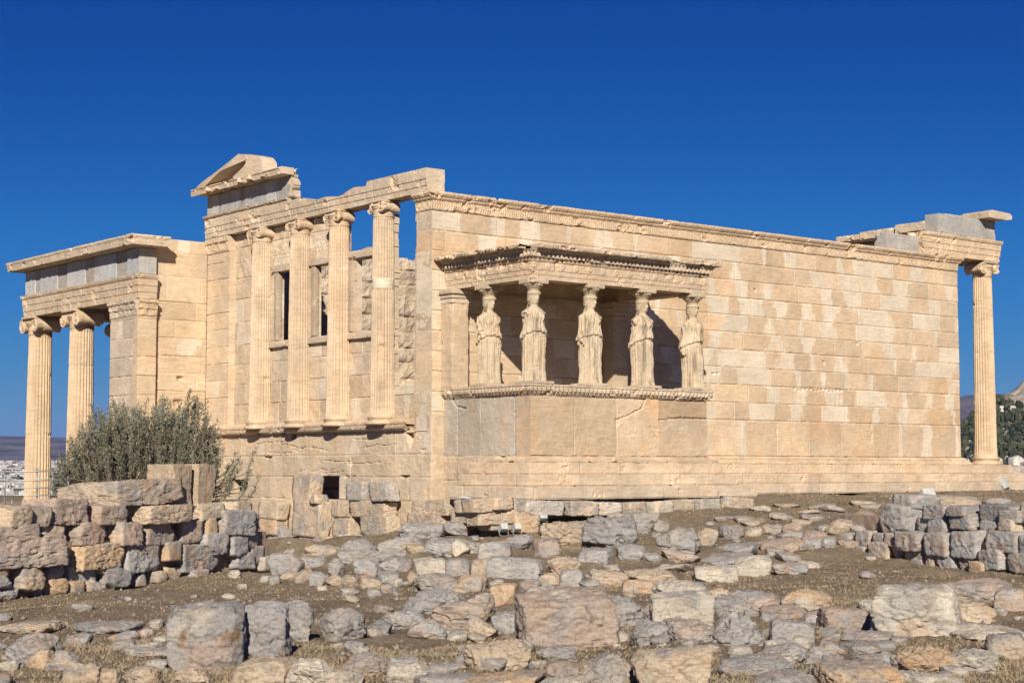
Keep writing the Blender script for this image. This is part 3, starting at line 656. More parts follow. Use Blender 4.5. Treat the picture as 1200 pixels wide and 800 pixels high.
boxo("ceiling_slab", porch, PX0+.3, PX1-.3, PY+.3, -.03, 4.66, 4.92, T_PALE*.8, step=.15, chip=.06, seed=114)
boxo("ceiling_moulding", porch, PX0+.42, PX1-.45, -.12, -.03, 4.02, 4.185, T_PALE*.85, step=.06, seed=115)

# ================================================================== NORTH PORCH
npc = thing("north_porch", "tall columned porch at the far left corner with grey frieze and overhanging cornice", "porch")
NX = -2.34
A0, A1 = 11.0, 12.75
us = axis(A0+.03, A1, .024); vs = axis(0, 7.58, .026); X, Z = np.meshgrid(us, vs); Z = Z-2.9
ed = [-2.9]+[-2.9+.54*i for i in range(1, 14)]+[4.2, 4.68]
capd = .03*sst(4.2, 4.22, Z)+.04*sst(4.38, 4.42, Z)+.05*sst(4.55, 4.6, Z)+.02*fbm(X*9, 3, Z*14, 3, 4)*(Z > 4.2)
D, C = blocks(us, vs-2.9, ed, 1.9, 121, X, Z, T_GREY*1.16, chip=.04, patch=.1); D += capd
panel("pier", npc, (NX, 0, -2.9), (0, 1, 0), (0, 0, 1), (-1, 0, 0), us, vs, D, C, None, .55)
us = axis(NX-.0, -1.76, .024); X, Z = np.meshgrid(us, vs); Z = Z-2.9
D, C = blocks(us, vs-2.9, ed, 1.9, 122, X, Z, T_WARM*1.02, chip=.04)
capd = .03*sst(4.2, 4.22, Z)+.04*sst(4.38, 4.42, Z)+.05*sst(4.55, 4.6, Z)+.02*fbm(X*9, 3, Z*14, 3, 4)*(Z > 4.2)
panel("pier_return", npc, (0, A0, -2.9), (1, 0, 0), (0, 0, 1), (0, -1, 0), us, vs, D+capd, C, None, .3)
CX = -1.96
ny1, ny2 = at_x(46, 460, CX)[1], at_x(94.5, 460, CX)[1]
for i, (x, y) in enumerate(((CX, ny1), (CX, ny2), (1.12, ny1), (4.22, ny1), (7.3, ny1), (7.3, ny2))):
    column(npc, x, y, -2.9, 4.70, .43, .36, 'x' if i < 2 else 'y', 130+i, T_WARM*1.04 if i < 2 else T_PALE, joints=(-.9, .95, 2.85) if i == 0 else (-.5, 1.2, 3.0), caph=.60)
NE = ny1+.46
rect = [(-1.76, A0+.01), (NX-.02, A0+.01)]
path = [(7.7, NE), (NX, NE), (NX, A0), (-1.76, A0)]
sweep("architrave", npc, path, fascia_profile(4.705, .69, 0, True, .72), mix(T_WARM, T_PALE, .6), .05, .035, 141, .008, .05, .3, joints=2.6)
us = axis(A0+.05, NE-.05, .035); vs = axis(0, .77, .035); X, Z = np.meshgrid(us, vs)
D, C = blocks(us, vs, [0, .77], .9, 142, X, Z, np.array([.40, .415, .425]), chip=.02, var=.02, fixed={0: [10.5, 11.8, 12.5, 14.0, 14.6, 15.9, 16.6, 17.9, 18.5, 19.5]})
bi = np.searchsorted([10.5, 11.8, 12.5, 14.0, 14.6, 15.9, 16.6, 17.9, 18.3, 19.5], X); C = np.where((bi % 2 == 0)[..., None], C*np.array([.80, .74, .66]), C*1.02)
D = np.where(bi % 2 == 0, D-.03, D)
panel("frieze", npc, (NX+.02, 0, 5.398), (0, 1, 0), (0, 0, 1), (-1, 0, 0), us, vs, D, C, None, .5)
us = axis(NX+.022, -1.78, .03); X, Z = np.meshgrid(us, vs)
D, C = blocks(us, vs, [0, .77], .3, 143, X, Z, np.array([.42, .43, .435]), chip=.02, var=.03)
panel("frieze", npc, (0, A0+.02, 5.398), (1, 0, 0), (0, 0, 1), (0, -1, 0), us, vs, D, C, None, .3)
us = axis(-7.7, -NX-.04, .08); X, Z = np.meshgrid(us, vs); D, C = blocks(us, vs, [0, .77], 1.2, 144, X, Z, np.array([.42, .43, .435]))
panel("frieze", npc, (0, NE-.02, 5.398), (-1, 0, 0), (0, 0, 1), (0, 1, 0), us, vs, D, C, None, .4)
pr = [(-.4, 6.172), (.08, 6.172), (.12, 6.20), (.36, 6.21), (.40, 6.185), (.42, 6.36), (.45, 6.42), (.44, 6.47), (-.4, 6.52)]
sweep("cornice", npc, [(7.7, NE), (NX, NE), (NX, A0+.01), (-1.60, A0+.01)], pr, T_PALE*.93, .04, .03, 145, .006, .10, .42, jag=(0, .06), joints=1.5)
boxo("roof_slab", npc, NX+.2, 7.8, A0+.5, NE-.2, 6.0, 6.49, T_PALE*.85, step=.3, seed=146)
boxo("porch_floor", npc, NX-.35, 8.2, A0+.3, NE+.5, -3.35, -2.902, T_PALE*.9, step=.3, seed=147)

# ================================================================== CARYATIDS
def bumpf(th, z, t0, z0, st, sz):
    d = (th-t0+math.pi) % (2*math.pi)-math.pi
    return np.exp(-(d/st)**2-((z-z0)/sz)**2)
def zmap(Z): return 1.053*np.interp(Z, [0, 1.645, 1.74, 1.80, 2.09, 2.2], [0, 1.575, 1.655, 1.712, 2.012, 2.12])
def caryatid(label, x, y, seed, knee=1, arms=(1, 1), turn=0.0, worn=0.0, tone=T_STATUE, prop=False):
    """draped standing figure facing south; its body is one continuous surface, hair, plinth and capital are parts"""
    t = thing("caryatid_statue", label, "statue", (0, 0, 0), "caryatids carrying the porch roof")
    z0 = 1.855
    V, F, C = box(x-.34, x+.34, y-.33, y+.33, 1.784, z0, T_PALE*.9, .05, .004, .03, seed); obj("plinth", mesh("plinth", V, F, C), MARBLE, t)
    nt, nz = 168, 300
    th = np.linspace(-math.pi, math.pi, nt, endpoint=False)                # 0 = front (south), + = figure's left (east)
    zz = np.concatenate([np.linspace(0, 1.66, 200), np.linspace(1.665, 2.09, 100)])
    T, Z = np.meshgrid(th, zz); r = np.random.default_rng(seed)
    prof = np.array([(0, .275, .235), (.06, .265, .225), (.3, .25, .205), (.6, .25, .205), (.9, .265, .215), (1.02, .268, .222), (1.10, .266, .216), (1.20, .254, .20), (1.30, .245, .188), (1.42, .255, .195), (1.52, .256, .190), (1.60, .246, .165), (1.645, .218, .145), (1.685, .165, .12), (1.715, .105, .105), (1.75, .086, .094), (1.80, .085, .105), (1.84, .093, .118), (1.92, .103, .128), (2.0, .108, .126), (2.06, .106, .118), (2.09, .10, .11)])
    ax = np.interp(Z, prof[:, 0], prof[:, 1]); ay = np.interp(Z, prof[:, 0], prof[:, 2])
    ax = ax*(1+.17*sst(1.72, 1.81, Z)); ay = ay*(1+.15*sst(1.72, 1.81, Z))
    R = 1/np.sqrt((np.sin(T)/ax)**2+(np.cos(T)/ay)**2)
    # skirt: deep upright folds on the standing leg, smooth cloth over the bent one
    kt = knee*.42
    dk = (T-kt+math.pi) % (2*math.pi)-math.pi
    smooth_leg = np.exp(-(dk/.50)**2)*sst(.08, .3, Z)*sst(1.0, .8, Z)
    ph = r.uniform(0, 6, 4)
    wob = .25*np.sin(2.1*T+ph[0])+.18*np.sin(Z*2.2+3*T+ph[1])
    fold = np.sin(21*(T+wob*.12)+ph[2]+.3*np.sin(Z*3))
    fold = 1-2*(1-abs(np.sin(10.5*(T+wob*.12)+ph[2]*.5+.15*np.sin(Z*3))))**2.2
    fold2 = np.sin(37*T+ph[3]+Z*1.5)
    low = sst(1.12, .98, Z)
    R += low*(1-.88*smooth_leg)*(.029*fold+.007*fold2)*(.8+.3*sst(.9, .1, Z))
    R += .075*np.exp(-(dk/.40)**2-((Z-.60)/.27)**2)+.030*np.exp(-(dk/.35)**2-((Z-.25)/.25)**2)
    for sg in (-.62, .45): R -= .022*low*np.exp(-((dk-sg*knee*1.0)/.09)**2)*sst(.02, .1, Z)
    R += .05*np.exp(-((T-knee*.35)/.25)**2-(Z/.05)**2)+.03*np.exp(-((T+knee*.35)/.25)**2-(Z/.05)**2)
    # blouse overhang with its arched edge, belt, chest overfold
    zh = 1.15-.16*(1-np.cos(T-.15*knee))-.02*np.cos(T*2)+.010*np.sin(9*T+ph[0])
    R += .032*sst(zh-.012, zh+.012, Z)*sst(zh+.34, zh+.05, Z)
    R -= .020*np.exp(-((Z-zh+.03)/.022)**2)
    ub = sst(zh, zh+.05, Z)*sst(1.64, 1.52, Z)
    R += ub*(.014*np.sin(15*T+4*np.sin(Z*5+ph[1])+ph[2])+.007*np.sin(26*T-7*Z+ph[3]))
    for s in (-1, 1):
        R += .050*bumpf(T, Z, s*.48, 1.46, .30, .075)
        R += .012*bumpf(T, Z, s*.1, 1.36, .2, .1)
    R -= .014*np.exp(-((T)/.16)**2)*sst(1.34, 1.45, Z)*sst(1.62, 1.5, Z)
    vn = abs(T)*.16+1.56; R -= .008*np.exp(-((Z-vn)/.02)**2)*(abs(T) < .7)
    # arms hanging close to the sides, broken below or above the elbow
    for s, a in ((-1, arms[0]), (1, arms[1])):
        z_end = {0: 1.50, 1: 1.20, 2: .92, 3: .82}[a]
        zl = z_end+.05*np.sin(9*T+seed)
        w = sst(zl-.015, zl+.015, Z)*sst(1.645, 1.56, Z)
        d = (T-s*1.62+math.pi) % (2*math.pi)-math.pi
        R += w*.074*np.sqrt(np.clip(1-(d/.46)**2, 0, 1))
        R -= w*.02*np.exp(-((abs(d)-.48)/.06)**2)
    # mantle falling behind the shoulders
    back = np.exp(-((abs(T)-2.2)/.35)**2)*sst(1.5, 1.35, Z)*sst(.25, .6, Z); R += .022*back*(1+.5*np.sin(24*T))
    # neck and head: the face
    hd = sst(1.76, 1.80, Z)
    R += hd*(.020*bumpf(T, Z, 0, 1.905, .14, .030)+.020*bumpf(T, Z, 0, 1.885, .12, .016))         # nose
    R += hd*(.010*bumpf(T, Z, 0, 1.842, .22, .010)+.014*bumpf(T, Z, 0, 1.806, .30, .018)-.006*bumpf(T, Z, 0, 1.826, .3, .007)-.004*bumpf(T, Z, 0, 1.852, .25, .005))
    for s in (-1, 1):
        R -= hd*.014*bumpf(T, Z, s*.34, 1.922, .16, .017)
        R += hd*.006*bumpf(T, Z, s*.34, 1.920, .09, .008)
        R += hd*.007*bumpf(T, Z, s*.36, 1.948, .22, .010)
        R -= hd*.010*bumpf(T, Z, s*.62, 1.845, .22, .035)
    R += hd*.006*bumpf(T, Z, 0, 1.962, .5, .02)
    # weathering
    nx, ny = np.sin(T)*R, -np.cos(T)*R
    n = fbm(nx*9+seed*5, ny*9, Z*7, 5, seed); n2 = fbm(nx*26+seed, ny*26, Z*22, 3, seed+2)
    body = sst(1.74, 1.6, Z)
    R += (.008+.006*worn)*n*body+.004*n2*body+.0015*n2
    if worn: R += worn*.03*np.exp(-((T-.1)/.9)**2)*sst(1.15, 1.3, Z)*sst(1.66, 1.5, Z)*(fbm(nx*4, ny*4, Z*4, 3, 9)-.3)
    sway = .022*knee*np.exp(-((Z-1.0)/.35)**2)
    tt = T+turn*sst(1.70, 1.80, Z)
    PX = x+R*np.sin(tt)-sway; PYY = y-R*np.cos(tt)+.01*sst(1.7, 2.0, Z)-.012*sst(1.76, 1.84, Z)
    P = np.stack([PX, PYY, z0+zmap(Z)], -1)
    c = np.broadcast_to(tone, P.shape)*(1+.10*n+.05*n2)[..., None]
    c = mix(c, np.broadcast_to(np.array([.50, .36, .21]), c.shape), .55*sst(-.1, .7, fbm(nx*2+seed, ny*2, Z*1.4, 4, seed+8)+.35*np.sin(T-.6)))
    c = mix(c, c*.45, .8*sst(.15, .7, fbm(nx*9+seed, ny*9, Z*1.6, 4, seed+18)))
    n_ = nt*nz; Vv = np.concatenate([P.reshape(-1, 3), [P[0].mean(0)], [P[-1].mean(0)]]); Cc = np.concatenate([c.reshape(-1, 3), c[0, :1], c[-1, :1]])
    i = np.arange(nt); j = (i+1) % nt
    Ft = np.concatenate([np.stack([np.full(nt, n_), j, i], 1), np.stack([np.full(nt, n_+1), (nz-1)*nt+i, (nz-1)*nt+j], 1)])
    obj("body", mesh("body", Vv, [gridfaces(nz, nt, wrap_u=True), Ft], Cc, True), STATUE, t)
    # hair: rolled waves round the brow, long fall at the nape and braids over the shoulders
    na, nb = 80, 60
    A, B = np.meshgrid(np.linspace(-math.pi, math.pi, na, endpoint=False), np.linspace(0, 1, nb))
    lowz = 1.972-.03*sst(.2, .8, abs(A))-.07*sst(.8, 1.25, abs(A))-.10*sst(1.3, 1.7, abs(A))-.20*sst(1.8, 2.5, abs(A))
    HZ = lowz+(2.075-lowz)*B
    hx = np.where(HZ > 1.82, .142, .120); hy = np.where(HZ > 1.82, .160, .135)
    hr = 1/np.sqrt((np.sin(A)/hx)**2+(np.cos(A)/hy)**2)+.018*np.exp(-((HZ-1.66)/.08)**2)
    hr += .020*np.exp(-((HZ-2.0)/.030)**2)*(abs(A) < 1.7)+.008*np.sin(30*A+14*HZ*3)*1.0-.012*np.exp(-((HZ-2.045)/.012)**2)
    hr *= np.where(B < .03, .86, 1)*np.where(B > .97, .9, 1)
    hr += .006*fbm(np.sin(A)*3+seed, np.cos(A)*3, HZ*14, 3, seed)
    ta = A+turn
    P = np.stack([x+hr*np.sin(ta), y-hr*np.cos(ta)+.008+.035*sst(1.85, 1.6, HZ), z0+zmap(HZ)], -1).reshape(-1, 3)
    P = np.concatenate([P, [[x, y, z0+2.09]]]); i = np.arange(na); j = (i+1) % na
    obj("hair", mesh("hair", P, [gridfaces(nb, na, wrap_u=True), np.stack([np.full(na, na*nb), (nb-1)*na+i, (nb-1)*na+j], 1)], np.broadcast_to(tone*.92, P.shape), True), STATUE, t)
    # capital: beaded basket and square slab
    pr = [(1.975, .125), (1.988, .155), (2.002, .13), (2.014, .145), (2.03, .175), (2.042, .162), (2.052, .185), (2.085, .225), (2.105, .23), (2.117, .215)]
    V1, F1, C1 = ring([(z0+a*1.053+.008, b) for a, b in pr], 72, 0, 0, x, y, seed, .004, tone*.96)
    a_ = np.arctan2(V1[:, 1]-y, V1[:, 0]-x); k = (V1[:, 2] > z0+2.17)
    V1[k, :2] += ((V1[k, :2]-[x, y])*(.05*np.cos(a_[k]*16))[:, None])
    V2, F2, C2 = box(x-.25, x+.25, y-.25, y+.25, z0+2.237, 4.188, tone*.95, .03, .006, .05, seed+2)
    cap_ = obj("capital", mesh("capital", V1, F1, C1), STATUE, t); obj("abacus", mesh("abacus", V2, F2, C2), STATUE, cap_)
    return t

caryatid("caryatid on the porch flank between the wall pier and the near corner statue", .62, -1.42, 1, -1, (1, 0), .15, .2)
caryatid("caryatid at the near porch corner where the entablature turns, its grey plinth jutting out", .62, -3.09, 2, -1, (0, 0), .0, .4)
caryatid("caryatid with a smooth broken upper arm in the middle of the five statues", 2.35, -3.09, 3, -1, (2, 0), .30, .15)
caryatid("caryatid with a smooth worn chest and an upright stone prop beside its leg", 4.03, -3.09, 4, 1, (0, 0), .22, .7, prop=True)
caryatid("caryatid at the far porch corner with a long arm hanging at its side", 5.74, -3.09, 5, 1, (3, 1), .05, .1)

# ================================================================== GROUND
GP = [(640,610,-1.35),(740,602,-1.25),(850,598,-1.12),(1000,581,-.86),(1190,579,-.86),(560,614,-1.45),(450,630,-1.75),(330,632,-1.95),
      (0,702,-2.3),(100,692,-2.3),(200,676,-2.22),(300,669,-2.2),(400,668,-2.15),(500,692,-2.15),(500,640,-1.75),(600,640,-1.7),(600,692,-2.1),
      (700,640,-1.62),(800,640,-1.66),(900,640,-1.72),(760,690,-2.02),(900,680,-2.0),(960,662,-1.98),(1080,690,-2.05),(1190,672,-2.0),(1060,668,-2.0),
      (1000,612,-1.28),(1100,613,-1.3),(1190,618,-1.32),(0,800,-2.05),(300,800,-2.05),(600,800,-2.05),(900,800,-2.05),(1200,800,-2.05),(600,740,-2.14),(200,740,-2.2),(1100,740,-2.1),(900,740,-2.08),(400,740,-2.18)]
CP = np.array([at_z(a, b, z) for a, b, z in GP]+[(-30,-30,-2.1),(-24,-34,-1.95),(-10,-45,-2),(10,-40,-1.9),(30,-30,-1.6),(30,-12,-.95),(40,0,-.95),(28,-3,-.86),(40,20,-1.2),(50,-30,-1.5),(-2,-2,-1.6),(-1.5,3,-1.9),(-2,7,-2.1),(-40,-20,-2.6),(-45,0,-3.2),(-60,20,-4)])
WA = at_z(-120, 716, -2.33), at_z(318, 667, -2.2)          # foot line of the rubble wall under the olive
_wd = (WA[1]-WA[0])[:2]; _wl = np.linalg.norm(_wd); _wd = _wd/_wl; _wn = np.array([-_wd[1], _wd[0]])     # _wn points behind the wall
def ground_z(x, y, fine=True):
    x = np.asarray(x, float); y = np.asarray(y, float); s = np.zeros_like(x); w = np.zeros_like(x)
    for p in CP:
        d2 = (x-p[0])**2+(y-p[1])**2+.35; k = d2**-2.2; s = s+k*p[2]; w = w+k
    z = s/w
    rx, ry = x-WA[0][0], y-WA[0][1]
    b = rx*_wn[0]+ry*_wn[1]                                # distance behind the wall line
    pit = sst(.35, 1.0, b)*sst(-.55, -1.3, x)*sst(-3.6, -2.2, y-.0*x+0*b+np.where(x < -6, 9, 0)); z = z*(1-pit)+pit*np.minimum(z, -3.05)
    pit2 = sst(11.5, 13, y)*sst(9.5, 8.0, x); z = z*(1-pit2)+np.minimum(z, -3.4)*pit2
    ins = sst(.2, .6, x)*sst(20.5, 20.1, x)*sst(.1, .5, y)*sst(11.2, 10.9, y); z = np.where(ins > 0, np.minimum(z, -3.7), z)
    rr = np.hypot(x-5, y+5)
    z = z-sst(75, 190, rr)*82
    if fine:
        nearw = sst(80, 30, rr)
        z = z+nearw*(.10*fbm(x*.5, y*.5, 1, 3, 61)+.035*fbm(x*2.1, y*2.1, 2, 4, 62)+.016*fbm(x*8, y*8, 3, 3, 63))
    return z
def spread(lo, hi, a, b, fine_, far):
    mid = np.arange(a, b+.01, fine_); L, R = [], []
    s, v = fine_, b
    while v < hi: s *= 1.16; v += s; R.append(min(v, hi))
    s, v = fine_, a
    while v > lo: s *= 1.16; v -= s; L.append(max(v, lo))
    return np.array(L[::-1]+list(mid)+R)
gx, gy = spread(-45000, 45000, -24, 26, .105, 0), spread(-3000, 45000, -31, 6, .105, 0)
Xg, Yg = np.meshgrid(gx, gy); Zg = ground_z(Xg, Yg)
dist = np.hypot(Xg, Yg)
Zg = np.where(dist > 1500, Zg+np.clip((dist-2500)*.022, 0, 110)*sst(2500, 4500, dist)*sst(30000, 12000, dist), Zg)
k = NT("dry_grass_ground"); geo = k.n("NewGeometry"); pos = geo.outputs["Position"]
base = k.ramp(k.noise(1.1, 6, .65, pos), (.28, (.19, .15, .108)), (.5, (.28, .222, .16)), (.72, (.35, .288, .22)))
base = k.mixc(k.ramp(k.noise(.45, 4, .6, pos), (.5, G3(0)), (.7, G3(.6))), base, (.24, .205, .16))
base = k.mixc(.6, base, k.mixc(1.0, base, k.ramp(k.noise(7, 6, .7, pos), (.36, G3(.6)), (.5, G3(1.0)), (.66, (1.35, 1.3, 1.2))), 'MULTIPLY'))
base = k.mixc(.85, base, k.mixc(1.0, base, k.ramp(k.noise(23, 6, .75, pos), (.34, G3(.40)), (.52, G3(1.0)), (.68, (1.5, 1.4, 1.2))), 'MULTIPLY'))
base = k.mixc(k.ramp(k.noise(60, 3, .8, pos), (.66, G3(0)), (.72, G3(.55))), base, (.42, .37, .30))
k.l(base, k.p.inputs["Base Color"]); k.p.inputs["Roughness"].default_value = .95; k.p.inputs["Specular IOR Level"].default_value = .1
b_ = k.bump(k.noise(18, 8, .75, pos), .9, .06); b_ = k.bump(k.noise(70, 4, .8, pos), .8, .02, b_); k.l(b_, k.p.inputs["Normal"])
GROUND = k.m
g = obj("ground", mesh("ground", np.stack([Xg, Yg, Zg], -1).reshape(-1, 3), gridfaces(len(gy), len(gx)), None, True), GROUND); tag(g, kind="structure")
def hit(px, py):
    d = ray(px, py); t = np.arange(9, 85, .05); P = CAM+t[:, None]*d
    below = P[:, 2] < ground_z(P[:, 0], P[:, 1], True); i = int(np.argmax(below))
    return P[i] if below[i] else P[-1]

# ================================================================== STONES
TONES = {'g': (.285, .283, .283), 'G': (.205, .205, .21), 't': (.42, .34, .25), 'p': (.37, .29, .235), 'o': (.45, .325, .21), 'w': (.47, .43, .36), 'l': (.42, .31, .21), 'm': (.375, .345, .31)}
def cube_sphere(n):
    if n in cube_sphere.c: return cube_sphere.c[n]
    parts = []
    lin = np.tan(np.linspace(-1, 1, n+1)*math.pi/4)
    for ax in range(3):
        a, b = [(1, 2), (2, 0), (0, 1)][ax]
        for s in (-1, 1):
            A, B = np.meshgrid(lin, lin); P = np.zeros(A.shape+(3,)); P[..., a] = A; P[..., b] = B; P[..., ax] = s
            F = gridfaces(n+1, n+1); parts.append((P.reshape(-1, 3), F if s > 0 else F[:, ::-1], np.zeros(3)))
    V, F, _ = join(parts)
    key = np.round((V+1)*8192).astype(np.int64); key = key[:, 0]*(1 << 30)+key[:, 1]*(1 << 15)+key[:, 2]
    _, idx, inv = np.unique(key, return_index=True, return_inverse=True)
    cube_sphere.c[n] = (V[idx], inv.ravel()[F[0]]); return cube_sphere.c[n]
cube_sphere.c = {}
def stone_mesh(name, w, d, h, tone, shape, seed, n=16, stain=False, lie=False):
    """one stone, base at z=0, w wide (x), d deep (y): b squared block, r boulder, s flat slab"""
    P, F = cube_sphere(n); r = np.random.default_rng(seed); tone = (np.asarray(tone)*.82+np.array([.335, .30, .26])*.18)*1.10
    u = P/np.linalg.norm(P, axis=1, keepdims=True)
    blk = {'b': .84, 'r': .42, 's': .64, 'a': .66, 'k': .95}[shape]
    Q = u*1.12*(1-blk)+P*blk
    nc = {'b': 9, 'r': 16, 's': 12, 'a': 16, 'k': 7}[shape]
    for _ in range(nc):                                         # fractured faces
        m = r.normal(0, 1, 3); m /= np.linalg.norm(m)
        if shape in 'bk': m = np.sign(m)*abs(m)**.6; m /= np.linalg.norm(m)
        q = Q @ m; hmax = q.max(); lim = hmax*r.uniform(.89 if shape == 'k' else .78 if shape == 'b' else .70, .95)
        Q = Q-m*np.clip(q-lim, 0, None)[:, None]*.99
    if lie:                                                      # lying stones: worn shoulders, a broad foot
        for m, lo, hi in (((r.normal(0, .12), -.28, .95), .70, .86), ((r.normal(0, .3), -.8, .6), .78, .96), ((r.uniform(.5, 1), -.15, .75), .72, 1.1), ((-r.uniform(.5, 1), -.15, .75), .72, 1.1)):
            m = np.array(m); m /= np.linalg.norm(m); q = Q @ m; lim = q.max()*(r.uniform(lo, hi) if shape != 'b' else r.uniform(.80, .97)); Q = Q-m*np.clip(q-lim, 0, None)[:, None]*.95
    Q = Q/np.abs(Q).max(0)
    sh = r.normal(0, .03 if shape == 'k' else .07 if shape == 'b' else .16, 3); Q[:, 0] *= 1+sh[0]*Q[:, 2]; Q[:, 0] += sh[1]*Q[:, 2]*.8; Q[:, 2] *= 1+sh[2]*Q[:, 0]
    W = Q*np.array([w, d, h])/2
    s = min(w, d, h*1.5); N = Q/np.linalg.norm(Q, axis=1, keepdims=True)
    f = 1.5/s
    a = fbm(W[:, 0]*f+seed, W[:, 1]*f, W[:, 2]*f, 3, seed); b = fbm(W[:, 0]*f*3.2+seed, W[:, 1]*f*3.2, W[:, 2]*f*3.2, 4, seed+3)
    c = fbm(W[:, 0]*1.2*f+9, W[:, 1]*1.2*f+seed, W[:, 2]*3.4*f, 3, seed+5)
    crk = np.exp(-(c/.05)**2)
    amp = {'b': .05, 'r': .075, 's': .08, 'a': .085, 'k': .05}[shape]*s
    b2 = fbm(W[:, 0]*f*8+seed, W[:, 1]*f*8, W[:, 2]*f*11, 3, seed+6)
    W = W+N*(amp*(a*.55+b*.62+.55*b2)-amp*.9*crk*(a > -.2))[:, None]
    W[:, 2] -= W[:, 2].min()
    tone = np.asarray(tone); C = tone*(1+.14*a)[:, None]
    t2 = np.array(TONES['p']) if tone[2] > tone[0]*.9 else np.array(TONES['g'])
    C = mix(C, np.broadcast_to(t2*1.05, C.shape), .7*sst(.0, .5, fbm(W[:, 0]*f*.7+3, W[:, 1]*f*.7+seed, W[:, 2]*f*.7, 4, seed+7)))
    C = mix(C, np.broadcast_to(np.array(TONES['w']), C.shape), .6*sst(.35, .7, fbm(W[:, 0]*f*1.6+8, W[:, 1]*f*1.6+seed, W[:, 2]*f*1.6, 4, seed+11)))
    C = mix(C, np.broadcast_to(np.array([.40, .20, .085]), C.shape), .28*sst(.45, .75, fbm(W[:, 0]*f*1.1+5, W[:, 1]*f*1.1+seed, W[:, 2]*f*2, 5, seed+13)))
    C = mix(C, C*.45, .7*crk)
    if stain:
        q = fbm(W[:, 0]*6+2.3, 2, W[:, 2]*3.6+.4, 5, 91); C = mix(C, np.broadcast_to(np.array([.22, .125, .06]), C.shape), .8*sst(.38, .6, q)*sst(.40, .6, W[:, 2]/h))
    return mesh(name, W, F, C, True)
RND = random.Random(5)
CORE = []
def stone_at(px0, py0, px1, py1, tone, shape, seed, plane=None, name="boulder", parent=None, deep=None, sink=.22, yaw=None, hand_=False):
    xc = (px0+px1)/2
    if plane is None: p = hit(xc, py1)
    else:
        d = ray(xc, py1); n, q = plane; p = CAM+d*((q-CAM) @ n/(d @ n))
    D = depth(p); w = (px1-px0)/FPX*D; h = (py1-py0)/FPX*D
    if shape == 's' and plane is None: dp = w*RND.uniform(.7, 1.1); h = max(.10, h-dp*.05)
    else: dp = max(w*RND.uniform(.6, 1.0), h*.8)
    dp = deep or min(dp, 1.5)
    sk = sink*h if plane is None else 0.0
    n_ = int(np.clip((px1-px0)*.42, 9, 40))
    yw = (RND.uniform(-.35, .35) if plane is None else RND.uniform(-.08, .08)) if yaw is None else yaw
    base = (-HEAD if plane is None else math.atan2(_wd[1], _wd[0]) if plane is PLA else -HEAD) if plane is None or plane is PLA else math.atan2(plane[0][0], -plane[0][1])
    k_ = 1.0 if (plane is not None or hand_) else .74
    me = stone_mesh(name, w*(1.05 if k_ == 1 else .95), dp, h*k_+sk, tone, shape, seed, n_, seed == 2000, plane is None)
    o = obj(name, me, ROCK, parent)
    fw = np.array([math.sin(HEAD), math.cos(HEAD)]) if plane is None else -plane[0][:2]
    if plane is not None: p = p-np.array([fw[0], fw[1], 0])*RND.uniform(-.10, .14)
    o.location = (p[0]+fw[0]*dp*.42, p[1]+fw[1]*dp*.42, p[2]-sk)
    tl = .05 if plane is not None or shape == 'b' else .13
    o.rotation_euler = (RND.uniform(-tl, tl), RND.uniform(-tl, tl), base+yw)
    return o, p, D, w, h
def vplane(a, b):
    d = np.array([b[0]-a[0], b[1]-a[1]]); d /= np.linalg.norm(d); n = np.array([d[1], -d[0], 0.0])
    return (n, np.array([a[0], a[1], 0.0]))
PLA = vplane(WA[0], WA[1])
WB = at_z(985, 655, -1.98), at_z(1290, 682, -2.02); PLB = vplane(*WB)
WB2 = WB[0]+np.array([.5, .8, 0]), WB[1]+np.array([.5, .8, 0]); PLB2 = vplane(*WB2)
PLD = vplane((-.46, 10, 0), (-.46, -2, 0))
PLE = vplane((-1, -4.35, 0), (8, -4.35, 0))
def rows(txt):
    for ln in txt.replace(';', '\n').split('\n'):
        a = ln.split()
        if len(a) >= 5: yield [float(v) for v in a[:4]]+[a[4][0], a[4][1] if len(a[4]) > 1 else 'r', ' '.join(a[5:])]
def wall(name, label, txt, plane, seed, deep=None, place=(0, 0, 0)):
    t = thing(name, label, "wall", (0, 0, 0))
    for i, (a, b, c, d, col, sh, _) in enumerate(rows(txt)):
        v = RND.uniform(.9, 1.1)
        o, p, D, w, h = stone_at(a-1.5, b-.4, c+1.5, d+.6, np.array(TONES[col])*v*1.22, {"b": "k", "a": "k", "r": "b"}.get(sh, sh), seed+i, plane, "stone_block", t, deep or RND.uniform(.6, .85))
    return t
wall("rubble_wall", "rough wall of tan slabs over grey boulders below the olive bush", """
0 595 36 617 tb;12 598 34 617 ps;34 594 62 617 tb;55 587 113 617 pb;108 593 156 614 pb;153 593 231 613 tb;231 590 269 609 tb;267 589 298 605 tb
-30 617 50 634 pb;50 617 82 631 tb;82 613 131 640 pr;130 614 166 641 pb;162 613 211 638 pb;210 611 243 637 pb;240 608 256 630 ob
-30 632 85 667 pb;80 639 152 667 ob;112 653 143 671 ta;137 638 194 673 ga;188 636 212 658 ob;200 640 267 671 ga;231 625 270 651 gr;262 626 292 651 ga;248 599 303 627 ga;282 620 304 642 ga;268 649 302 668 gb
-20 675 16 693 gr;15 666 50 692 tr;54 664 79 683 gr;79 664 118 688 ga;115 666 157 689 gr;157 673 176 688 gr;52 679 82 697 or;78 682 95 695 oa;176 670 194 684 tr;192 665 218 683 tr;217 667 240 681 gr
-20 691 32 705 gs;35 690 56 699 gs;-30 662 12 680 or;95 680 120 700 ps;-90 602 -28 634 pb;-95 634 -28 672 pb;-118 645 -90 700 ga;-90 672 -55 706 gb;-56 672 -20 704 ga;290 640 312 660 ga;285 604 306 622 pb;300 652 318 668 ma
""", PLA, 1000)
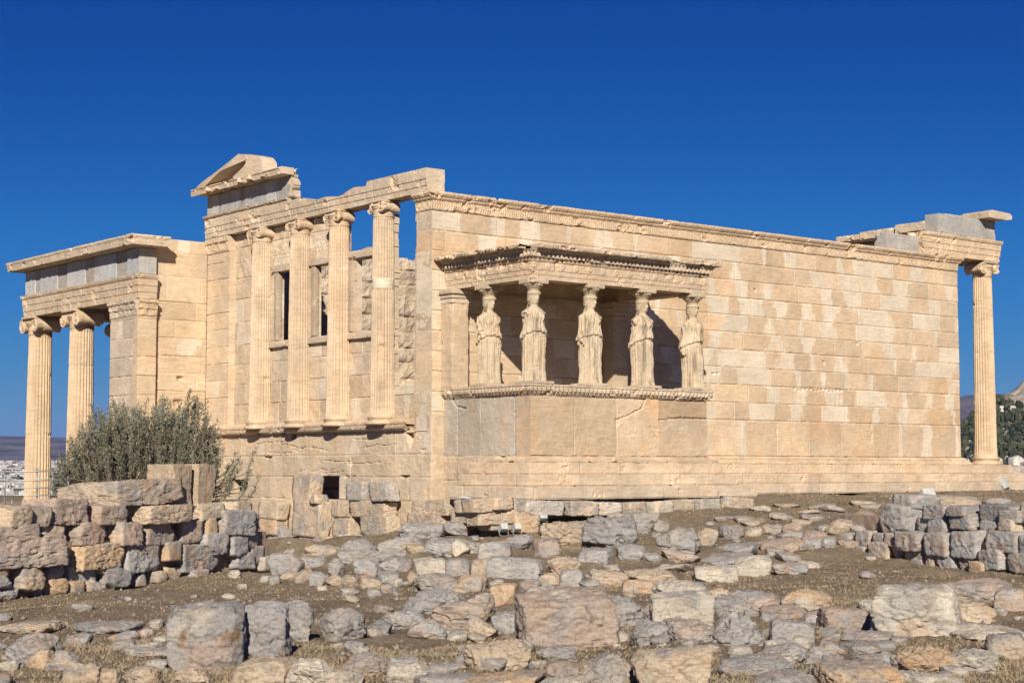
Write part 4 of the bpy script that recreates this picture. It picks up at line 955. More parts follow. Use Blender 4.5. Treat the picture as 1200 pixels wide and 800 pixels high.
wall("footing_wall", "row of low tan foundation blocks along the foot of the temple's west side", """
299 588 334 608 tb;300 607 332 627 ob;332 588 384 629 tb;384 588 396 606 tb;394 588 467 606 tb;466 587 533 605 tb;530 586 562 601 tb;386 608 416 629 tb;414 606 470 627 tb;468 603 522 622 ob;520 602 560 620 tb
337 628 392 650 tb;385 627 421 646 wb;303 619 338 645 ga;338 632 359 648 gr
332 557 369 590 ta;364 580 376 590 tr;401 566 432 587 gb;431 566 464 587 mb
""", PLD, 1100, .40)
wall("porch_footing", "course of pale eroded blocks under the bottom step of the caryatid porch", """
556 585 581 600 tb;575 583 600 597 tb;590 586 632 606 tb;560 600 612 616 tb;612 588 664 604 mb;664 588 702 604 tb;702 589 734 603 wb;734 589 758 602 tb;762 588 787 601 wb;787 586 818 600 tb;818 585 850 599 wb;850 584 890 596 tb
578 604 604 622 tb;600 605 630 624 ob
""", PLE, 1150, .5)
wall("old_foundation", "dry stone foundation of grey blocks on the right, running beside the floodlights", """
975 625 998 641 gr;997 623 1022 641 ga;1020 626 1038 641 ga;1035 626 1052 641 pa;1050 625 1088 646 gb;1084 625 1116 651 gb;1110 625 1150 656 ga;1150 625 1195 649 gb;1190 630 1215 656 gb
940 640 962 657 pr;960 640 976 653 gr;975 640 1003 659 tr;1002 640 1017 658 gb;1015 637 1046 660 oa;1040 638 1058 659 pr;1057 643 1086 666 gb;1085 648 1096 666 pb;1094 648 1120 669 gr;1118 653 1139 671 gr;1138 658 1160 672 oa;1145 645 1181 668 ga;1178 650 1210 672 gb;1214 632 1260 658 gb;1212 652 1250 676 ga;1258 636 1300 662 gb;1250 657 1296 680 ga
""", PLB, 1200, .7)
wall("upper_foundation", "second tier of grey blocks set back above the dry stone foundation on the right", """
1034 592 1072 626 gr;1040 580 1074 596 gr;1078 593 1113 611 gb;1112 593 1139 604 Ga;1112 602 1146 621 ga;1088 609 1116 624 gb;1138 593 1192 613 Gb;1147 611 1174 625 gb;1175 609 1197 626 tr;1192 590 1215 613 wb;1070 608 1090 625 ga;1172 598 1200 612 ga;1214 593 1262 614 Gb;1197 609 1240 627 gb;1240 612 1290 632 ga
""", PLB2, 1260, .7)
# core of rubble and earth behind the faces, so that no gap shows through
for pl, (a, b), z0, z1, nm in ((PLA, WA, -2.9, -1.30, "rubble_wall"), (PLB, WB, -2.3, -1.35, "old_foundation"), (PLB2, WB2, -2.0, -.98, "upper_foundation")):
    par = bpy.data.objects[nm]; n = -pl[0][:2]; d = (b-a)[:2]; L = np.linalg.norm(d); ang = math.atan2(d[1], d[0])
    V, F, C = box(0, L, .13, .72, z0, z1-.12, np.array(TONES['p'])*.75, .12, .03, .05, 5)
    cs, sn = math.cos(ang), math.sin(ang); V = np.column_stack([a[0]+V[:, 0]*cs-V[:, 1]*sn, a[1]+V[:, 0]*sn+V[:, 1]*cs, V[:, 2]])
    obj("core", mesh("core", V, F, C), ROCK, par)

# two worked blocks lying on the wall below the olive
o, *_ = stone_at(123, 566, 233, 595, np.array(TONES['t'])*1.0, 'k', 1301, PLA, "worked_block"); o.location.z += .01
tag(o, "long low tan ashlar block lying on the rubble wall in front of the olive bush", "stone block")
p = at_d(0, 0, 1)
_d = ray(234, 593); _p = CAM+_d*((PLA[1]-CAM) @ PLA[0]/(_d @ PLA[0])); _D = depth(_p); s_ = _D/FPX
bw, bh = 82*s_, 51*s_
V, F, C = box(-bw/2, bw/2, 0, .62, 0, bh, np.array(TONES['t'])*.95, .035, .014, .06, 88)
k_ = (abs(V[:, 0]-(-bw/2+41*s_)) < 5*s_) & (V[:, 2] > bh*.08) & (V[:, 1] < .3); V[k_, 1] += .16
C[k_] = np.array(TONES['t'])*1.05
cut = np.clip(V[:, 0]-(bw/2-.12+.30*(V[:, 2]/bh-.2)*1.0), 0, None)*(V[:, 2] < bh*.75); V[:, 0] -= cut*.9
o = obj("worked_block", mesh("worked_block", V, F, C), ROCK); o.location = (_p[0]-PLA[0][0]*.12, _p[1]-PLA[0][1]*.12, _p[2]-.03); o.rotation_euler = (0, 0, math.atan2(_wd[1], _wd[0]))
tag(o, "tall squared block with an upright slot cut in its face, standing on the rubble wall", "stone block")

# every loose stone of the field: pixel box in the photograph, tone + shape, hand label for those that stand out
LOOSE = """
196 711 281 782 gb big squared grey block streaked with rusty brown stains
271 706 337 769 gr tall grey boulder leaning against the brown stained grey block
316 709 362 750 gr smaller grey boulder touching the right side of the tall leaning boulder
377 716 429 749 gr round topped grey boulder alone in the dry grass
610 698 719 757 pb big pink squared boulder with cracked face
690 690 757 734 ga
548 746 628 783 ta
632 753 680 774 gr
680 760 746 806 ta
745 752 839 803 tb
575 706 611 741 ga
600 742 624 763 gr
548 723 583 746 ta
508 700 576 729 pa
472 686 545 717 gr
482 670 536 691 ga
430 725 456 743 Ga
443 713 496 736 ga
478 722 521 747 ga
520 727 551 739 pr
522 737 549 748 wr
443 663 468 684 gr
400 668 422 686 tr
420 671 446 689 tr
382 670 402 684 tr
444 648 483 669 ga
417 647 447 675 ga
381 650 402 671 gr
395 636 441 657 gs
440 625 496 646 gs
473 632 500 646 tr
493 625 562 650 gs
528 628 549 649 wa
484 649 527 674 wb
522 649 551 672 gb
313 639 354 671 ga
348 647 381 663 ga
345 660 369 681 pr
362 665 384 684 gr
327 668 349 677 tr
303 672 316 681 wr
315 670 329 682 gr
465 606 519 629 gr
514 607 561 626 gr
475 664 492 682 pr
445 681 464 693 gr
460 674 473 686 wr
560 630 600 652 gb
590 622 626 642 gr
625 626 656 651 pb
551 650 573 674 tb
570 650 636 676 gb
635 647 679 671 tr
630 669 660 686 tr
655 663 683 687 gb
498 684 546 716 gr
537 671 570 691 ob
575 678 606 706 ob
604 675 634 691 ga
615 686 691 704 ws
545 690 580 712 gr
633 605 693 636 ta
686 607 752 639 Ga big dark grey rock with a black hollow under its left edge
771 612 822 644 ga
808 612 843 637 tr
845 610 873 629 ga
875 614 896 626 tr
892 609 921 624 tr
919 609 944 623 pr
914 620 946 630 gs
943 618 976 636 pr
970 604 1001 623 tr
964 625 982 640 gr
737 607 766 623 ga
764 606 786 621 gr
712 598 738 611 gb
736 597 772 611 gb
680 640 719 656 gb
720 636 759 654 gr
752 644 776 656 gr
773 644 821 658 pr
842 631 891 647 gs
889 628 946 643 ps
818 645 892 661 gs
912 645 943 656 gs
862 648 906 673 wb
816 660 868 679 wb
771 659 813 669 ws
904 657 947 671 ga
934 656 964 664 ws
686 664 736 686 tr
734 664 792 681 ts
680 676 706 691 gr
729 677 767 692 ob
766 676 822 701 ws
768 697 837 731 wb old pitted whitish block in the middle of the rubble with a worn square face
835 711 901 756 ga
784 722 840 752 ga
742 719 782 753 ga
753 699 772 721 Ga
726 735 740 749 wr
820 686 858 701 tr
833 691 882 721 ga
861 692 921 713 ga
917 685 978 713 oa
894 709 947 723 ps
904 722 956 751 gb
942 713 966 731 gs
965 708 1026 739 pb
1010 697 1034 713 wr
1020 712 1041 731 gr
1035 692 1128 741 wb big whitish squared block with pitted face on the right
1085 674 1196 702 ps
1120 700 1174 729 tr
1168 684 1206 714 pb
999 737 1049 751 gs
988 749 1036 763 gs
884 749 951 779 gs
946 757 976 776 gr
958 749 992 766 pr
845 768 932 788 gs
961 768 1003 792 ga
890 784 962 804 gs
1050 752 1133 788 os
1113 754 1177 788 ws
1118 726 1206 750 ws
1162 737 1208 771 tb
962 774 1060 808 ob
1056 782 1130 812 ws
1000 763 1062 782 gs
0 736 64 780 gs
29 753 62 783 or
47 756 92 784 pr
-8 725 62 741 ts
85 725 153 741 gs
75 741 104 753 gs
126 740 148 750 or
161 733 179 744 pr
130 747 157 759 gs
150 751 197 761 ws
178 742 198 754 ws
70 769 114 800 ta
112 776 142 803 tr
138 777 192 804 tr
146 756 198 769 gs
-6 783 11 802 Gr
196 775 242 803 tr
-4 769 22 784 wr
272 767 342 804 tb
333 769 395 803 ws
394 763 460 791 pr
358 780 425 806 ws
453 768 504 799 wr
498 773 547 787 gs
484 785 562 806 gs
545 788 640 806 os
630 790 692 806 ws
300 760 325 774 gr
259 693 275 700 wr
268 664 283 675 wr
371 685 383 690 wr
398 687 420 697 gr
404 696 421 704 tr
640 773 684 790 ps
700 722 728 740 gr
1046 580 1074 596 gr
1100 577 1152 593 tb
1155 581 1186 595 ga
986 628 1010 640 pr
860 600 890 611 ps
900 598 924 606 ts
940 600 966 608 gs
1000 596 1032 608 ps
352 634 393 653 ta
398 629 442 649 ga
428 641 474 659 ga
330 640 352 654 gr
880 590 905 597 ts
910 587 940 593 ps
950 588 985 594 gs
1000 584 1030 590 ts
870 606 900 613 ps
905 600 930 607 gs
935 595 960 601 ps
965 592 990 598 gs
1010 588 1035 594 ps
960 612 985 620 gs
985 604 1010 611 ts
930 606 955 613 ts
840 603 862 609 gs
1020 600 1034 610 gr
900 612 918 620 pr
948 602 966 608 gr
940 628 965 641 ga
918 634 940 646 pa
900 640 920 649 gs
1030 612 1044 625 ga
1000 612 1022 622 gs
"""
NAMES = {'b': "stone_block", 'r': "boulder", 's': "flat_rock", 'a': "boulder"}
CW = {'g': "grey", 'G': "dark grey", 't': "tan", 'p': "pinkish", 'o': "orange stained", 'w': "whitish", 'm': "greyish"}
SW = {'b': "squared stone", 'r': "rounded stone", 's': "flat slab", 'a': "angular rock"}
LAND = [(238, 746, "the rust stained grey block"), (664, 728, "the big pink boulder"), (1081, 717, "the whitish pitted block"), (403, 733, "the round grey boulder"), (100, 650, "the olive bush's wall"), (360, 608, "the temple doorway"),
        (720, 622, "the dark hollowed rock"), (802, 714, "the old pitted block"), (1080, 640, "the foundation with floodlights"), (635, 600, "the porch corner"), (900, 590, "the temple steps")]
items = list(rows(LOOSE)); used = {}
hand = {i: v[6] for i, v in enumerate(items) if v[6]}
for i, (a, b, c, d, col, sh, lab) in enumerate(items):
    v = RND.uniform(.9, 1.12)
    o, p, D, w, h = stone_at(a-1, b-1, c+1, d+2, np.array(TONES[col])*v, sh, 2000+i, None, NAMES[sh], hand_=bool(lab))
    if lab: tag(o, lab, "boulder" if sh != 'b' else "stone block"); continue
    xc, yc = (a+c)/2, (b+d)/2
    lx, ly, ln = min(LAND, key=lambda L: math.hypot((L[0]-xc), (L[1]-yc)*2.2))
    dx, dy = xc-lx, (yc-ly)*2.2
    rel = ("right of" if dx > 0 else "left of") if abs(dx) > abs(dy) else ("in front of" if dy > 0 else "behind")
    size = "small" if w*h < .08 else "large" if w*h > .38 else "mid sized"
    used.setdefault((size, col, sh, rel, ln), []).append((math.hypot(dx, dy), o))
ORD = ["nearest", "second", "third", "fourth", "fifth", "sixth", "seventh", "eighth"]
for (size, col, sh, rel, ln), L in used.items():
    L.sort(key=lambda q: q[0])
    for j, (_, o) in enumerate(L):
        od = "" if len(L) == 1 else ORD[j]+" "
        tag(o, f"{od}{size} {CW[col]} {SW[sh]} {rel} {ln}", "boulder" if sh in 'ra' else "stone")
# loose hand sized stones that nothing tells apart
r = random.Random(77); protos = []
for i in range(10):
    protos.append(stone_mesh("small_stone", .26, .22, .14, np.array(TONES[r.choice('ggtpwm')]), r.choice('rra'), 4000+i, 7)); protos[-1].materials.append(ROCK)
cnt = 0
while cnt < 230:
    px, py = r.uniform(-60, 1260), 604+196*r.random()**.85
    if r.random() > (.9 if 380 < px < 1000 else .45): continue
    p = hit(px, py)
    if py < 690 and px < 330: continue
    o = obj("small_stone", r.choice(protos)); s = r.uniform(.35, 1.15); o.scale = (s, s, s*r.uniform(.7, 1.1)); o.location = (p[0], p[1], p[2]-.03*s); o.rotation_euler = (0, 0, r.uniform(0, 6))
    tag(o, "small loose stone lying among the rubble and dry grass", "stone", "small loose stones"); cnt += 1
# gravel: one mass
def scatter(n, seed, fn):
    r = np.random.default_rng(seed); D = 11+38*r.random(n)**1.5; px = r.uniform(-260, 1460, n)
    lat = (px-600)/FPX*D; x = CAM[0]+_fh[0]*D+_r[0]*lat; y = CAM[1]+_fh[1]*D+_r[1]*lat
    return x, y, D, r
x, y, D, rr_ = scatter(12000, 3, None); keep = (y < -1.2) | (x < -1.2)
keep &= fbm(x*.6, y*.6, 0, 3, 71)+rr_.uniform(-.6, .6, len(x)) > -.1
x, y, D = x[keep], y[keep], D[keep]; z = ground_z(x, y)
oct_ = np.array([(1, 0, 0), (-1, 0, 0), (0, 1, 0), (0, -1, 0), (0, 0, 1), (0, 0, -1)], float); of = np.array([(0, 2, 4), (2, 1, 4), (1, 3, 4), (3, 0, 4), (2, 0, 5), (1, 2, 5), (3, 1, 5), (0, 3, 5)])
sz = np.minimum(rr_.gamma(2.2, .008, len(x))+.008, .04)
V = oct_[None]*(sz[:, None]*rr_.uniform(.6, 1.4, (len(x), 3)))[:, None, :]+rr_.normal(0, .15, (len(x), 6, 3))*sz[:, None, None]
V = V+np.stack([x, y, z+sz*.25], -1)[:, None]
tn = np.array([TONES[c] for c in 'gtpwwm'])[rr_.integers(0, 6, len(x))]
gm = obj("gravel", mesh("gravel", V.reshape(-1, 3), (of[None]+np.arange(len(x))[:, None, None]*6).reshape(-1, 3), np.repeat(tn*.62, 6, 0)), ROCK); tag(gm, kind="stuff")
# dry grass: one mass of short straw blades
x, y, D, rr_ = scatter(380000, 4, None)
dn = fbm(x*.55, y*.55, 5, 4, 72)+.5*fbm(x*2.6, y*2.6, 5, 3, 73)
keep = (dn+rr_.uniform(-.5, .5, len(x)) > .0) & ((y < -1.3) | (x < -1.3)) & (x < 24)
x, y, dn = x[keep], y[keep], dn[keep]; z = ground_z(x, y); n = len(x)
h = rr_.uniform(.015, .042, n)*(1+.8*np.clip(dn, 0, 1)); a = rr_.uniform(0, 6.283, n); wd = rr_.uniform(.004, .010, n); ln = rr_.normal(0, .6, (n, 2))*h[:, None]
P = np.stack([x, y, z-.005], -1); s = np.stack([np.cos(a)*wd, np.sin(a)*wd, 0*a], -1); tip = P+np.column_stack([ln, h])
V = np.stack([P-s, P+s, tip], 1).reshape(-1, 3)
cl = mix(np.array([.23, .17, .105]), np.array([.35, .28, .19]), rr_.random(n)); cl = mix(cl, np.broadcast_to([.17, .165, .075], cl.shape), (rr_.random(n) < .03)*1.0)
k = NT("straw"); at = k.n("Attribute", attribute_name="tone"); k.l(at.outputs["Color"], k.p.inputs["Base Color"]); k.p.inputs["Roughness"].default_value = .8; STRAW = k.m
gr = obj("dry_grass", mesh("dry_grass", V, np.arange(3*n).reshape(-1, 3), np.repeat(cl, 3, 0)), STRAW); tag(gr, kind="stuff")

# ================================================================== OLIVE, SHRUBS
def tube(P, R, n=7):
    P = np.asarray(P, float); R = np.broadcast_to(R, len(P)); T = np.gradient(P, axis=0); T /= np.linalg.norm(T, axis=1, keepdims=True)+1e-9
    a = np.array([1.0, .3, .1]); A = np.cross(T, a); A /= np.linalg.norm(A, axis=1, keepdims=True)+1e-9; B = np.cross(T, A)
    th = np.linspace(0, 2*math.pi, n, endpoint=False)
    V = P[:, None]+R[:, None, None]*(np.cos(th)[None, :, None]*A[:, None]+np.sin(th)[None, :, None]*B[:, None])
    k = len(P)*n; i = np.arange(n); j = (i+1) % n
    return np.concatenate([V.reshape(-1, 3), P[:1], P[-1:]]), [gridfaces(len(P), n, wrap_u=True), np.concatenate([np.stack([np.full(n, k), j, i], 1), np.stack([np.full(n, k+1), (len(P)-1)*n+i, (len(P)-1)*n+j], 1)])]
def leaf_mat(name):
    k = NT(name); at = k.n("Attribute", attribute_name="tone"); k.l(at.outputs["Color"], k.p.inputs["Base Color"])
    k.p.inputs["Roughness"].default_value = .6; k.p.inputs["Specular IOR Level"].default_value = .3
    tr = k.n("BsdfTranslucent"); k.l(at.outputs["Color"], tr.inputs["Color"]); m = k.n("MixShader"); m.inputs[0].default_value = .22
    k.l(k.p.outputs[0], m.inputs[1]); k.l(tr.outputs[0], m.inputs[2]); k.l(m.outputs[0], k.t.nodes["Material Output"].inputs["Surface"]); return k.m
LEAF = leaf_mat("leaf"); BARK = stone_mat("bark", .9, .4, .1, .6, 3)
def leaves(P, D, L, W, cols, r):
    """one narrow folded leaf per point P along direction D"""
    n = len(P); D = D/np.linalg.norm(D, axis=1, keepdims=True); s = np.cross(D, r.normal(0, 1, (n, 3))); s /= np.linalg.norm(s, axis=1, keepdims=True)+1e-9
    up = np.cross(s, D)
    L = L[:, None]; W = W[:, None]
    V = np.stack([P, P+D*L*.5+s*W+up*W*.3, P+D*L, P+D*L*.5-s*W+up*W*.3], 1)
    return V.reshape(-1, 3), np.arange(4*n).reshape(-1, 4), np.repeat(cols, 4, 0)
def olive():
    c = at_d(165, 552, 38.2); base = np.array([c[0], c[1], -3.05]); r = np.random.default_rng(12)
    t = thing("olive_tree", "grey green bushy olive tree with upright shoots behind the rubble wall", "tree", base)
    R3 = np.array([_r[0], _r[1], 0]); F3 = np.array([_fh[0], _fh[1], 0]); U3 = np.array([0, 0, 1.0]); mpx = 38.2/FPX
    tips = []
    # shoot tips follow the uneven outline of the crown: (pixel column, height of the top)
    out = [(62, 548), (72, 540), (82, 520), (92, 505), (104, 488), (118, 477), (132, 470), (146, 468), (158, 470), (170, 476), (182, 466), (194, 460), (206, 470), (214, 476), (222, 466), (232, 458), (240, 470), (250, 488), (256, 500), (262, 512), (284, 528), (300, 520), (308, 524)]
    ox = np.array([o[0] for o in out]); oy = np.array([o[1] for o in out])
    P_, D_, tb = [], [], []
    for _ in range(800):
        px = r.uniform(66, 256) if _ < 780 else r.uniform(262, 306)
        ytop = np.interp(px, ox, oy)
        f = r.random()**.6
        dep = r.normal(0, .75)*np.sqrt(max(.1, 1-((px-165)/115)**2))
        ytip = ytop+(1-f)*(598-ytop)+r.normal(0, 2.5)
        tip = at_d(px, ytip, 38.2)+F3*dep
        ln = r.uniform(.45, .95)*(1.0 if px < 262 else .7)
        lean = R3*((px-165)/100*.35+r.normal(0, .16))+F3*(dep*.25+r.normal(0, .14))+U3
        lean /= np.linalg.norm(lean)
        st = tip-lean*ln; m = 9; q = np.linspace(0, 1, m)[:, None]
        bend = r.normal(0, .05, 3); line = st+lean*ln*q+bend*(q*(1-q))*2
        tb.append((line, .008*(1-.7*q[:, 0])))
        k = int(ln*120); s = r.random(k)**.85; pos = np.stack([np.interp(s, q[:, 0], line[:, a]) for a in range(3)], 1)
        d = lean*r.uniform(.35, 1.0, (k, 1))+r.normal(0, .55, (k, 3)); P_.append(pos+r.normal(0, .022, (k, 3))); D_.append(d); tips.append(st)
    P = np.concatenate(P_); D = np.concatenate(D_); n = len(P)
    cl = mix(np.array([.125, .128, .088]), np.array([.33, .32, .25]), np.clip(r.random(n)*.7+.1+.4*fbm(P[:, 0]*3, P[:, 1]*3, P[:, 2]*3, 3, 4), 0, 1)); cl = mix(cl, np.broadcast_to([.23, .17, .09], cl.shape), (r.random(n) < .03)*1.0)
    V, F, C = leaves(P, D, r.uniform(.045, .085, n), r.uniform(.008, .013, n), cl, r)
    o = obj("crown", mesh("crown", V-base, F, C), LEAF, t)
    parts = []; trunk = [base+U3*z+R3*.10*math.sin(z*1.7) for z in np.linspace(0, 1.35, 9)]
    tv, tf = tube(np.array(trunk), np.linspace(.17, .11, 9), 10); parts.append((tv, tf, (.16, .13, .10)))
    limbs = []
    for i in range(9):
        a = i*.698; b = trunk[-1]+(R3*math.cos(a)*r.uniform(.6, 1.5)+F3*math.sin(a)*r.uniform(.3, .6)+U3*r.uniform(.4, 1.0)); limbs.append(b)
        q = np.linspace(0, 1, 8)[:, None]; parts.append((*tube(trunk[-2]+(b-trunk[-2])*q+U3*.15*np.sin(q*3.1), np.linspace(.075, .03, 8)), (.17, .14, .11)))
    limbs = np.array(limbs)
    for st, (line, rad) in zip(tips, tb):
        b = limbs[np.argmin(np.linalg.norm(limbs-st, axis=1))]; q = np.linspace(0, 1, 6)[:, None]
        parts.append((*tube(b+(st-b)*q+U3*.06*np.sin(q*3.1), np.linspace(.018, .009, 6), 4), (.18, .15, .12))); parts.append((*tube(line, rad, 4), (.17, .15, .10)))
    V, F, C = join(parts); obj("trunk", mesh("trunk", V-base, F, C, True), BARK, t)
olive()
def tuft(px, py, w, h, label, seed, col=(.10, .13, .05)):
    p = hit(px, py); D = depth(p); r = np.random.default_rng(seed); n = int(260); rad = w/FPX*D/2; hh = h/FPX*D
    t = thing("small_shrub", label, "plant", p)
    d = r.normal(0, 1, (n, 3)); d[:, 2] = abs(d[:, 2])+.5; d /= np.linalg.norm(d, axis=1, keepdims=True)
    P = d*np.array([rad, rad, hh])*r.uniform(.15, .95, (n, 1))
    cl = np.array(col)*r.uniform(.6, 1.5, (n, 1))
    V, F, C = leaves(P, d+r.normal(0, .6, (n, 3)), r.uniform(.018, .04, n), r.uniform(.004, .008, n), cl, r)
    obj("foliage", mesh("foliage", V, F, C), LEAF, t)
    V, F, C = join([(*tube(np.array([[0, 0, -.02], d[i]*np.array([rad, rad, hh])*.45, d[i]*np.array([rad, rad, hh])*.9]), [.004, .003, .002], 4), (.2, .15, .1)) for i in range(14)])
    obj("stem", mesh("stem", V, F, C), BARK, t)
tuft(470, 791, 24, 17, "little green shrub on the whitish rocks at the front edge", 1)
tuft(192, 778, 14, 10, "small green tuft at the foot of the rust stained grey block", 2, (.07, .09, .05))
tuft(410, 697, 16, 8, "low yellowish weed beside pebbles near the middle rubble", 3, (.17, .15, .06))
tuft(627, 699, 12, 10, "yellow tuft growing above the big pink boulder", 4, (.26, .21, .06))
tuft(1173, 778, 20, 10, "dry weed beside the whitish slab at the right front edge", 5, (.17, .16, .09))

# ================================================================== FITTINGS
METAL = plain_mat("galvanised_steel", (.33, .33, .33), .45, .6); WHITE = plain_mat("lamp_housing", (.46, .48, .45), .45); GLASSM = plain_mat("lamp_glass", (.35, .38, .40), .12, 0, .6); HOSE = plain_mat("conduit_plastic", (.36, .37, .35), .5)
RD = 37.5
rail = thing("metal_railing", "thin grey steel railing with horizontal rails before the far left column", "railing")
for px, y0, y1 in ((-34, 551, 600), (5.6, 551, 598), (43.5, 549, 596), (80, 549, 594)):
    V, F = tube([at_d(px, y0, RD), at_d(px, (y0+y1)/2, RD), at_d(px, y1, RD)-np.array([0, 0, .9])], .019, 10); obj("post", mesh("post", V, F, None, True), METAL, rail)
for ya, yb in ((552.5, 551), (562.8, 562), (571.5, 571), (580, 579.5)):
    V, F = tube([at_d(-60, ya+.6, RD-.03), at_d(20, ya, RD-.03), at_d(82, yb, RD-.03)], .017, 10); obj("rail", mesh("rail", V, F, None, True), METAL, rail)
V, F = tube([at_d(14, 585, RD), at_d(14, 590, RD), at_d(14, 600, RD)-np.array([0, 0, .9])], .016, 8); obj("short_post", mesh("short_post", V, F, None, True), METAL, rail)
V, F = tube([at_d(a, b, 37.4) for a, b in ((536, 584), (541, 582.5), (546, 582.6), (551, 584.5), (555, 589), (558.5, 596), (561.5, 603), (565, 609))], .035, 12)
tag(obj("cable_conduit", mesh("cable_conduit", V, F, None, True), HOSE), "grey plastic conduit hose bending over the tan footing blocks", "hose")
def flood(px, py, w, h, label, z_stand, yaw=.4):
    p = hit(px, py) if z_stand is None else z_stand; D = depth(p); W = w/FPX*D; H = h/FPX*D
    t = thing("floodlight", label, "floodlight", p, "floodlights lighting the temple"); t.rotation_euler = (0, 0, -HEAD+yaw)
    V, F, C = box(-W/2, W/2, -.06, .10, 0, H, (1, 1, 1), .05, 0, 0); k = V[:, 2] > H*.5
    tilt = .5; V[:, 2] -= H*.0; cs, sn = math.cos(tilt), math.sin(tilt); V = np.column_stack([V[:, 0], V[:, 1]*cs-V[:, 2]*sn*-1, V[:, 2]*cs-V[:, 1]*sn]); V[:, 2] += .12
    obj("housing", mesh("housing", V, F), WHITE, t)
    V, F, C = box(-W/2+.03, W/2-.03, .103, .115, .03, H-.03, (1, 1, 1), .1, 0, 0); V = np.column_stack([V[:, 0], V[:, 1]*cs+V[:, 2]*sn, V[:, 2]*cs-V[:, 1]*sn]); V[:, 2] += .12
    obj("glass", mesh("glass", V, F), GLASSM, t)
    V, F = tube([(-W/2-.02, .1, H*.35+.1), (-W/2-.02, 0, .02), (0, 0, 0), (W/2+.02, 0, .02), (W/2+.02, .1, H*.35+.1)], .012, 6); obj("bracket", mesh("bracket", V, F), METAL, t)
flood(1090, 590, 17, 13, "white floodlight standing above the dry stone foundation", at_d(1090, 590.5, 40.5))
flood(1182, 576, 12, 14, "small white floodlight on the ground at the steps, nearest the corner column", at_d(1181, 577, 47.5), .9)
flood(592, 630, 9, 8, "left of two low white floodlights among stones below the porch", at_d(591, 628, 34.6))
flood(607, 630, 8, 8, "right of two low white floodlights among stones below the porch", at_d(607, 628, 34.6))
flood(636, 617, 9, 5, "small pale floodlight tucked beside the whitish footing block under the porch", at_d(637, 615, 36.4))

# white marble fragments beyond the east portico
for i, (px, y0, y1, w, d, lab) in enumerate(((1131, 533, 541, 6, 58, "small white marble fragment in the gap between wall end and corner column"), (1136, 536, 547, 7, 60, "rounded white marble fragment touching the corner column's foot"), (1165, 536, 543, 22, 75, "white marble block behind the corner column's right side"),
        (1172, 541, 550, 10, 66, "pale round marble drum on the plateau behind the stylobate"), (1192, 534, 545, 18, 80, "large white block far behind on the plateau"), (1190, 545, 552, 24, 68, "long low white marble block on the plateau"), (1206, 540, 553, 18, 70, "white marble block at the edge of the view beyond the steps"))):
    p = at_d(px, y1, d); s = d/FPX; gz_ = float(ground_z(np.array(p[0]), np.array(p[1])))
    me = stone_mesh("marble_fragment", w*s, w*s*.8, (y1-y0)*s+max(0, p[2]-gz_)+.1, (.55, .54, .52), 'b' if i not in (1, 3) else 'r', 6000+i, 8)
    o = obj("marble_fragment", me, ROCK); o.location = (p[0], p[1], gz_-.1 if p[2] > gz_ else p[2]); o.rotation_euler = (0, 0, i*.7); tag(o, lab, "marble block")

# ================================================================== FAR LAND
def lat(px, d): return (px-600)/FPX*d
def place(l, d): return CAM[0]+_fh[0]*d+_r[0]*l, CAM[1]+_fh[1]*d+_r[1]*l
def far_mat(name, c0, c1, scale):
    k = NT(name); geo = k.n("NewGeometry"); n = k.noise(scale, 8, .65, geo.outputs["Position"]); k.l(k.ramp(n, (.35, c0), (.62, c1)), k.p.inputs["Base Color"]); k.p.inputs["Roughness"].default_value = .95; k.p.inputs["Specular IOR Level"].default_value = 0; return k.m
def ridge(name, l0, l1, d0, d1, topf, seed, mat, nl=220, nd=26, rough=.16):
    L, Dd = np.meshgrid(np.linspace(l0, l1, nl), np.linspace(d0, d1, nd)); q = (Dd-d0)/(d1-d0)
    h = topf(L)*np.sin(np.clip(q, 0, 1)*math.pi)**.8; sc = 6/(d1-d0)
    n = fbm(L*sc, Dd*sc, seed, 6, seed); h = h*(1+rough*2*n*(1-abs(2*q-1)*.2))+rough*topf(L)*.4*(1-abs(fbm(L*sc*2, Dd*sc*2, seed, 4, seed+5)))*np.sin(q*math.pi)
    x, y = place(L, Dd); V = np.stack([x, y, -75+h], -1).reshape(-1, 3)
    o = obj(name, mesh(name, V, gridfaces(nd, nl), None, True), mat); tag(o, kind="structure"); return o
MTN = far_mat("mountain_scrub", (.025, .028, .032), (.16, .15, .14), .003)
ridge("mountain", lat(-300, 14000), lat(560, 14000), 11000, 17000, lambda L: 335-.012*(L-lat(0, 14000))+0*L, 3, MTN, rough=.04)
ridge("mountain", lat(700, 9500), lat(1300, 9500), 7500, 11500, lambda L: 440+70*np.exp(-((L-lat(1128, 9500))/260)**2), 8, MTN, rough=.13)
HC, HR = place(620, 1750), 219.0
def hill_z(x, y):
    r2 = ((x-HC[0])**2+(y-HC[1])**2)/HR**2; n = fbm(x*.012, y*.012, 2, 5, 21)
    crag = (1-abs(fbm(x*.02, y*.02, 5, 5, 23)))**2
    z = 206*np.exp(-r2); return -82+z*(1+.06*n)+16*(crag-.6)*sst(120, 165, z)
X, Y = np.meshgrid(np.linspace(-520, 520, 210), np.linspace(-520, 520, 210)); hx, hy = HC[0]+X, HC[1]+Y; hz = hill_z(hx, hy)
k = NT("hill_rock"); geo = k.n("NewGeometry"); pos = geo.outputs["Position"]; c = k.ramp(k.noise(.05, 8, .7, pos), (.32, (.16, .14, .09)), (.46, (.30, .26, .20)), (.62, (.46, .42, .37)))
k.l(c, k.p.inputs["Base Color"]); k.p.inputs["Roughness"].default_value = .95; k.l(k.bump(k.noise(.15, 8, .7, pos), 1, 3), k.p.inputs["Normal"])
tag(obj("hill", mesh("hill", np.stack([hx, hy, hz], -1).reshape(-1, 3), gridfaces(210, 210), None, True), k.m), kind="structure")
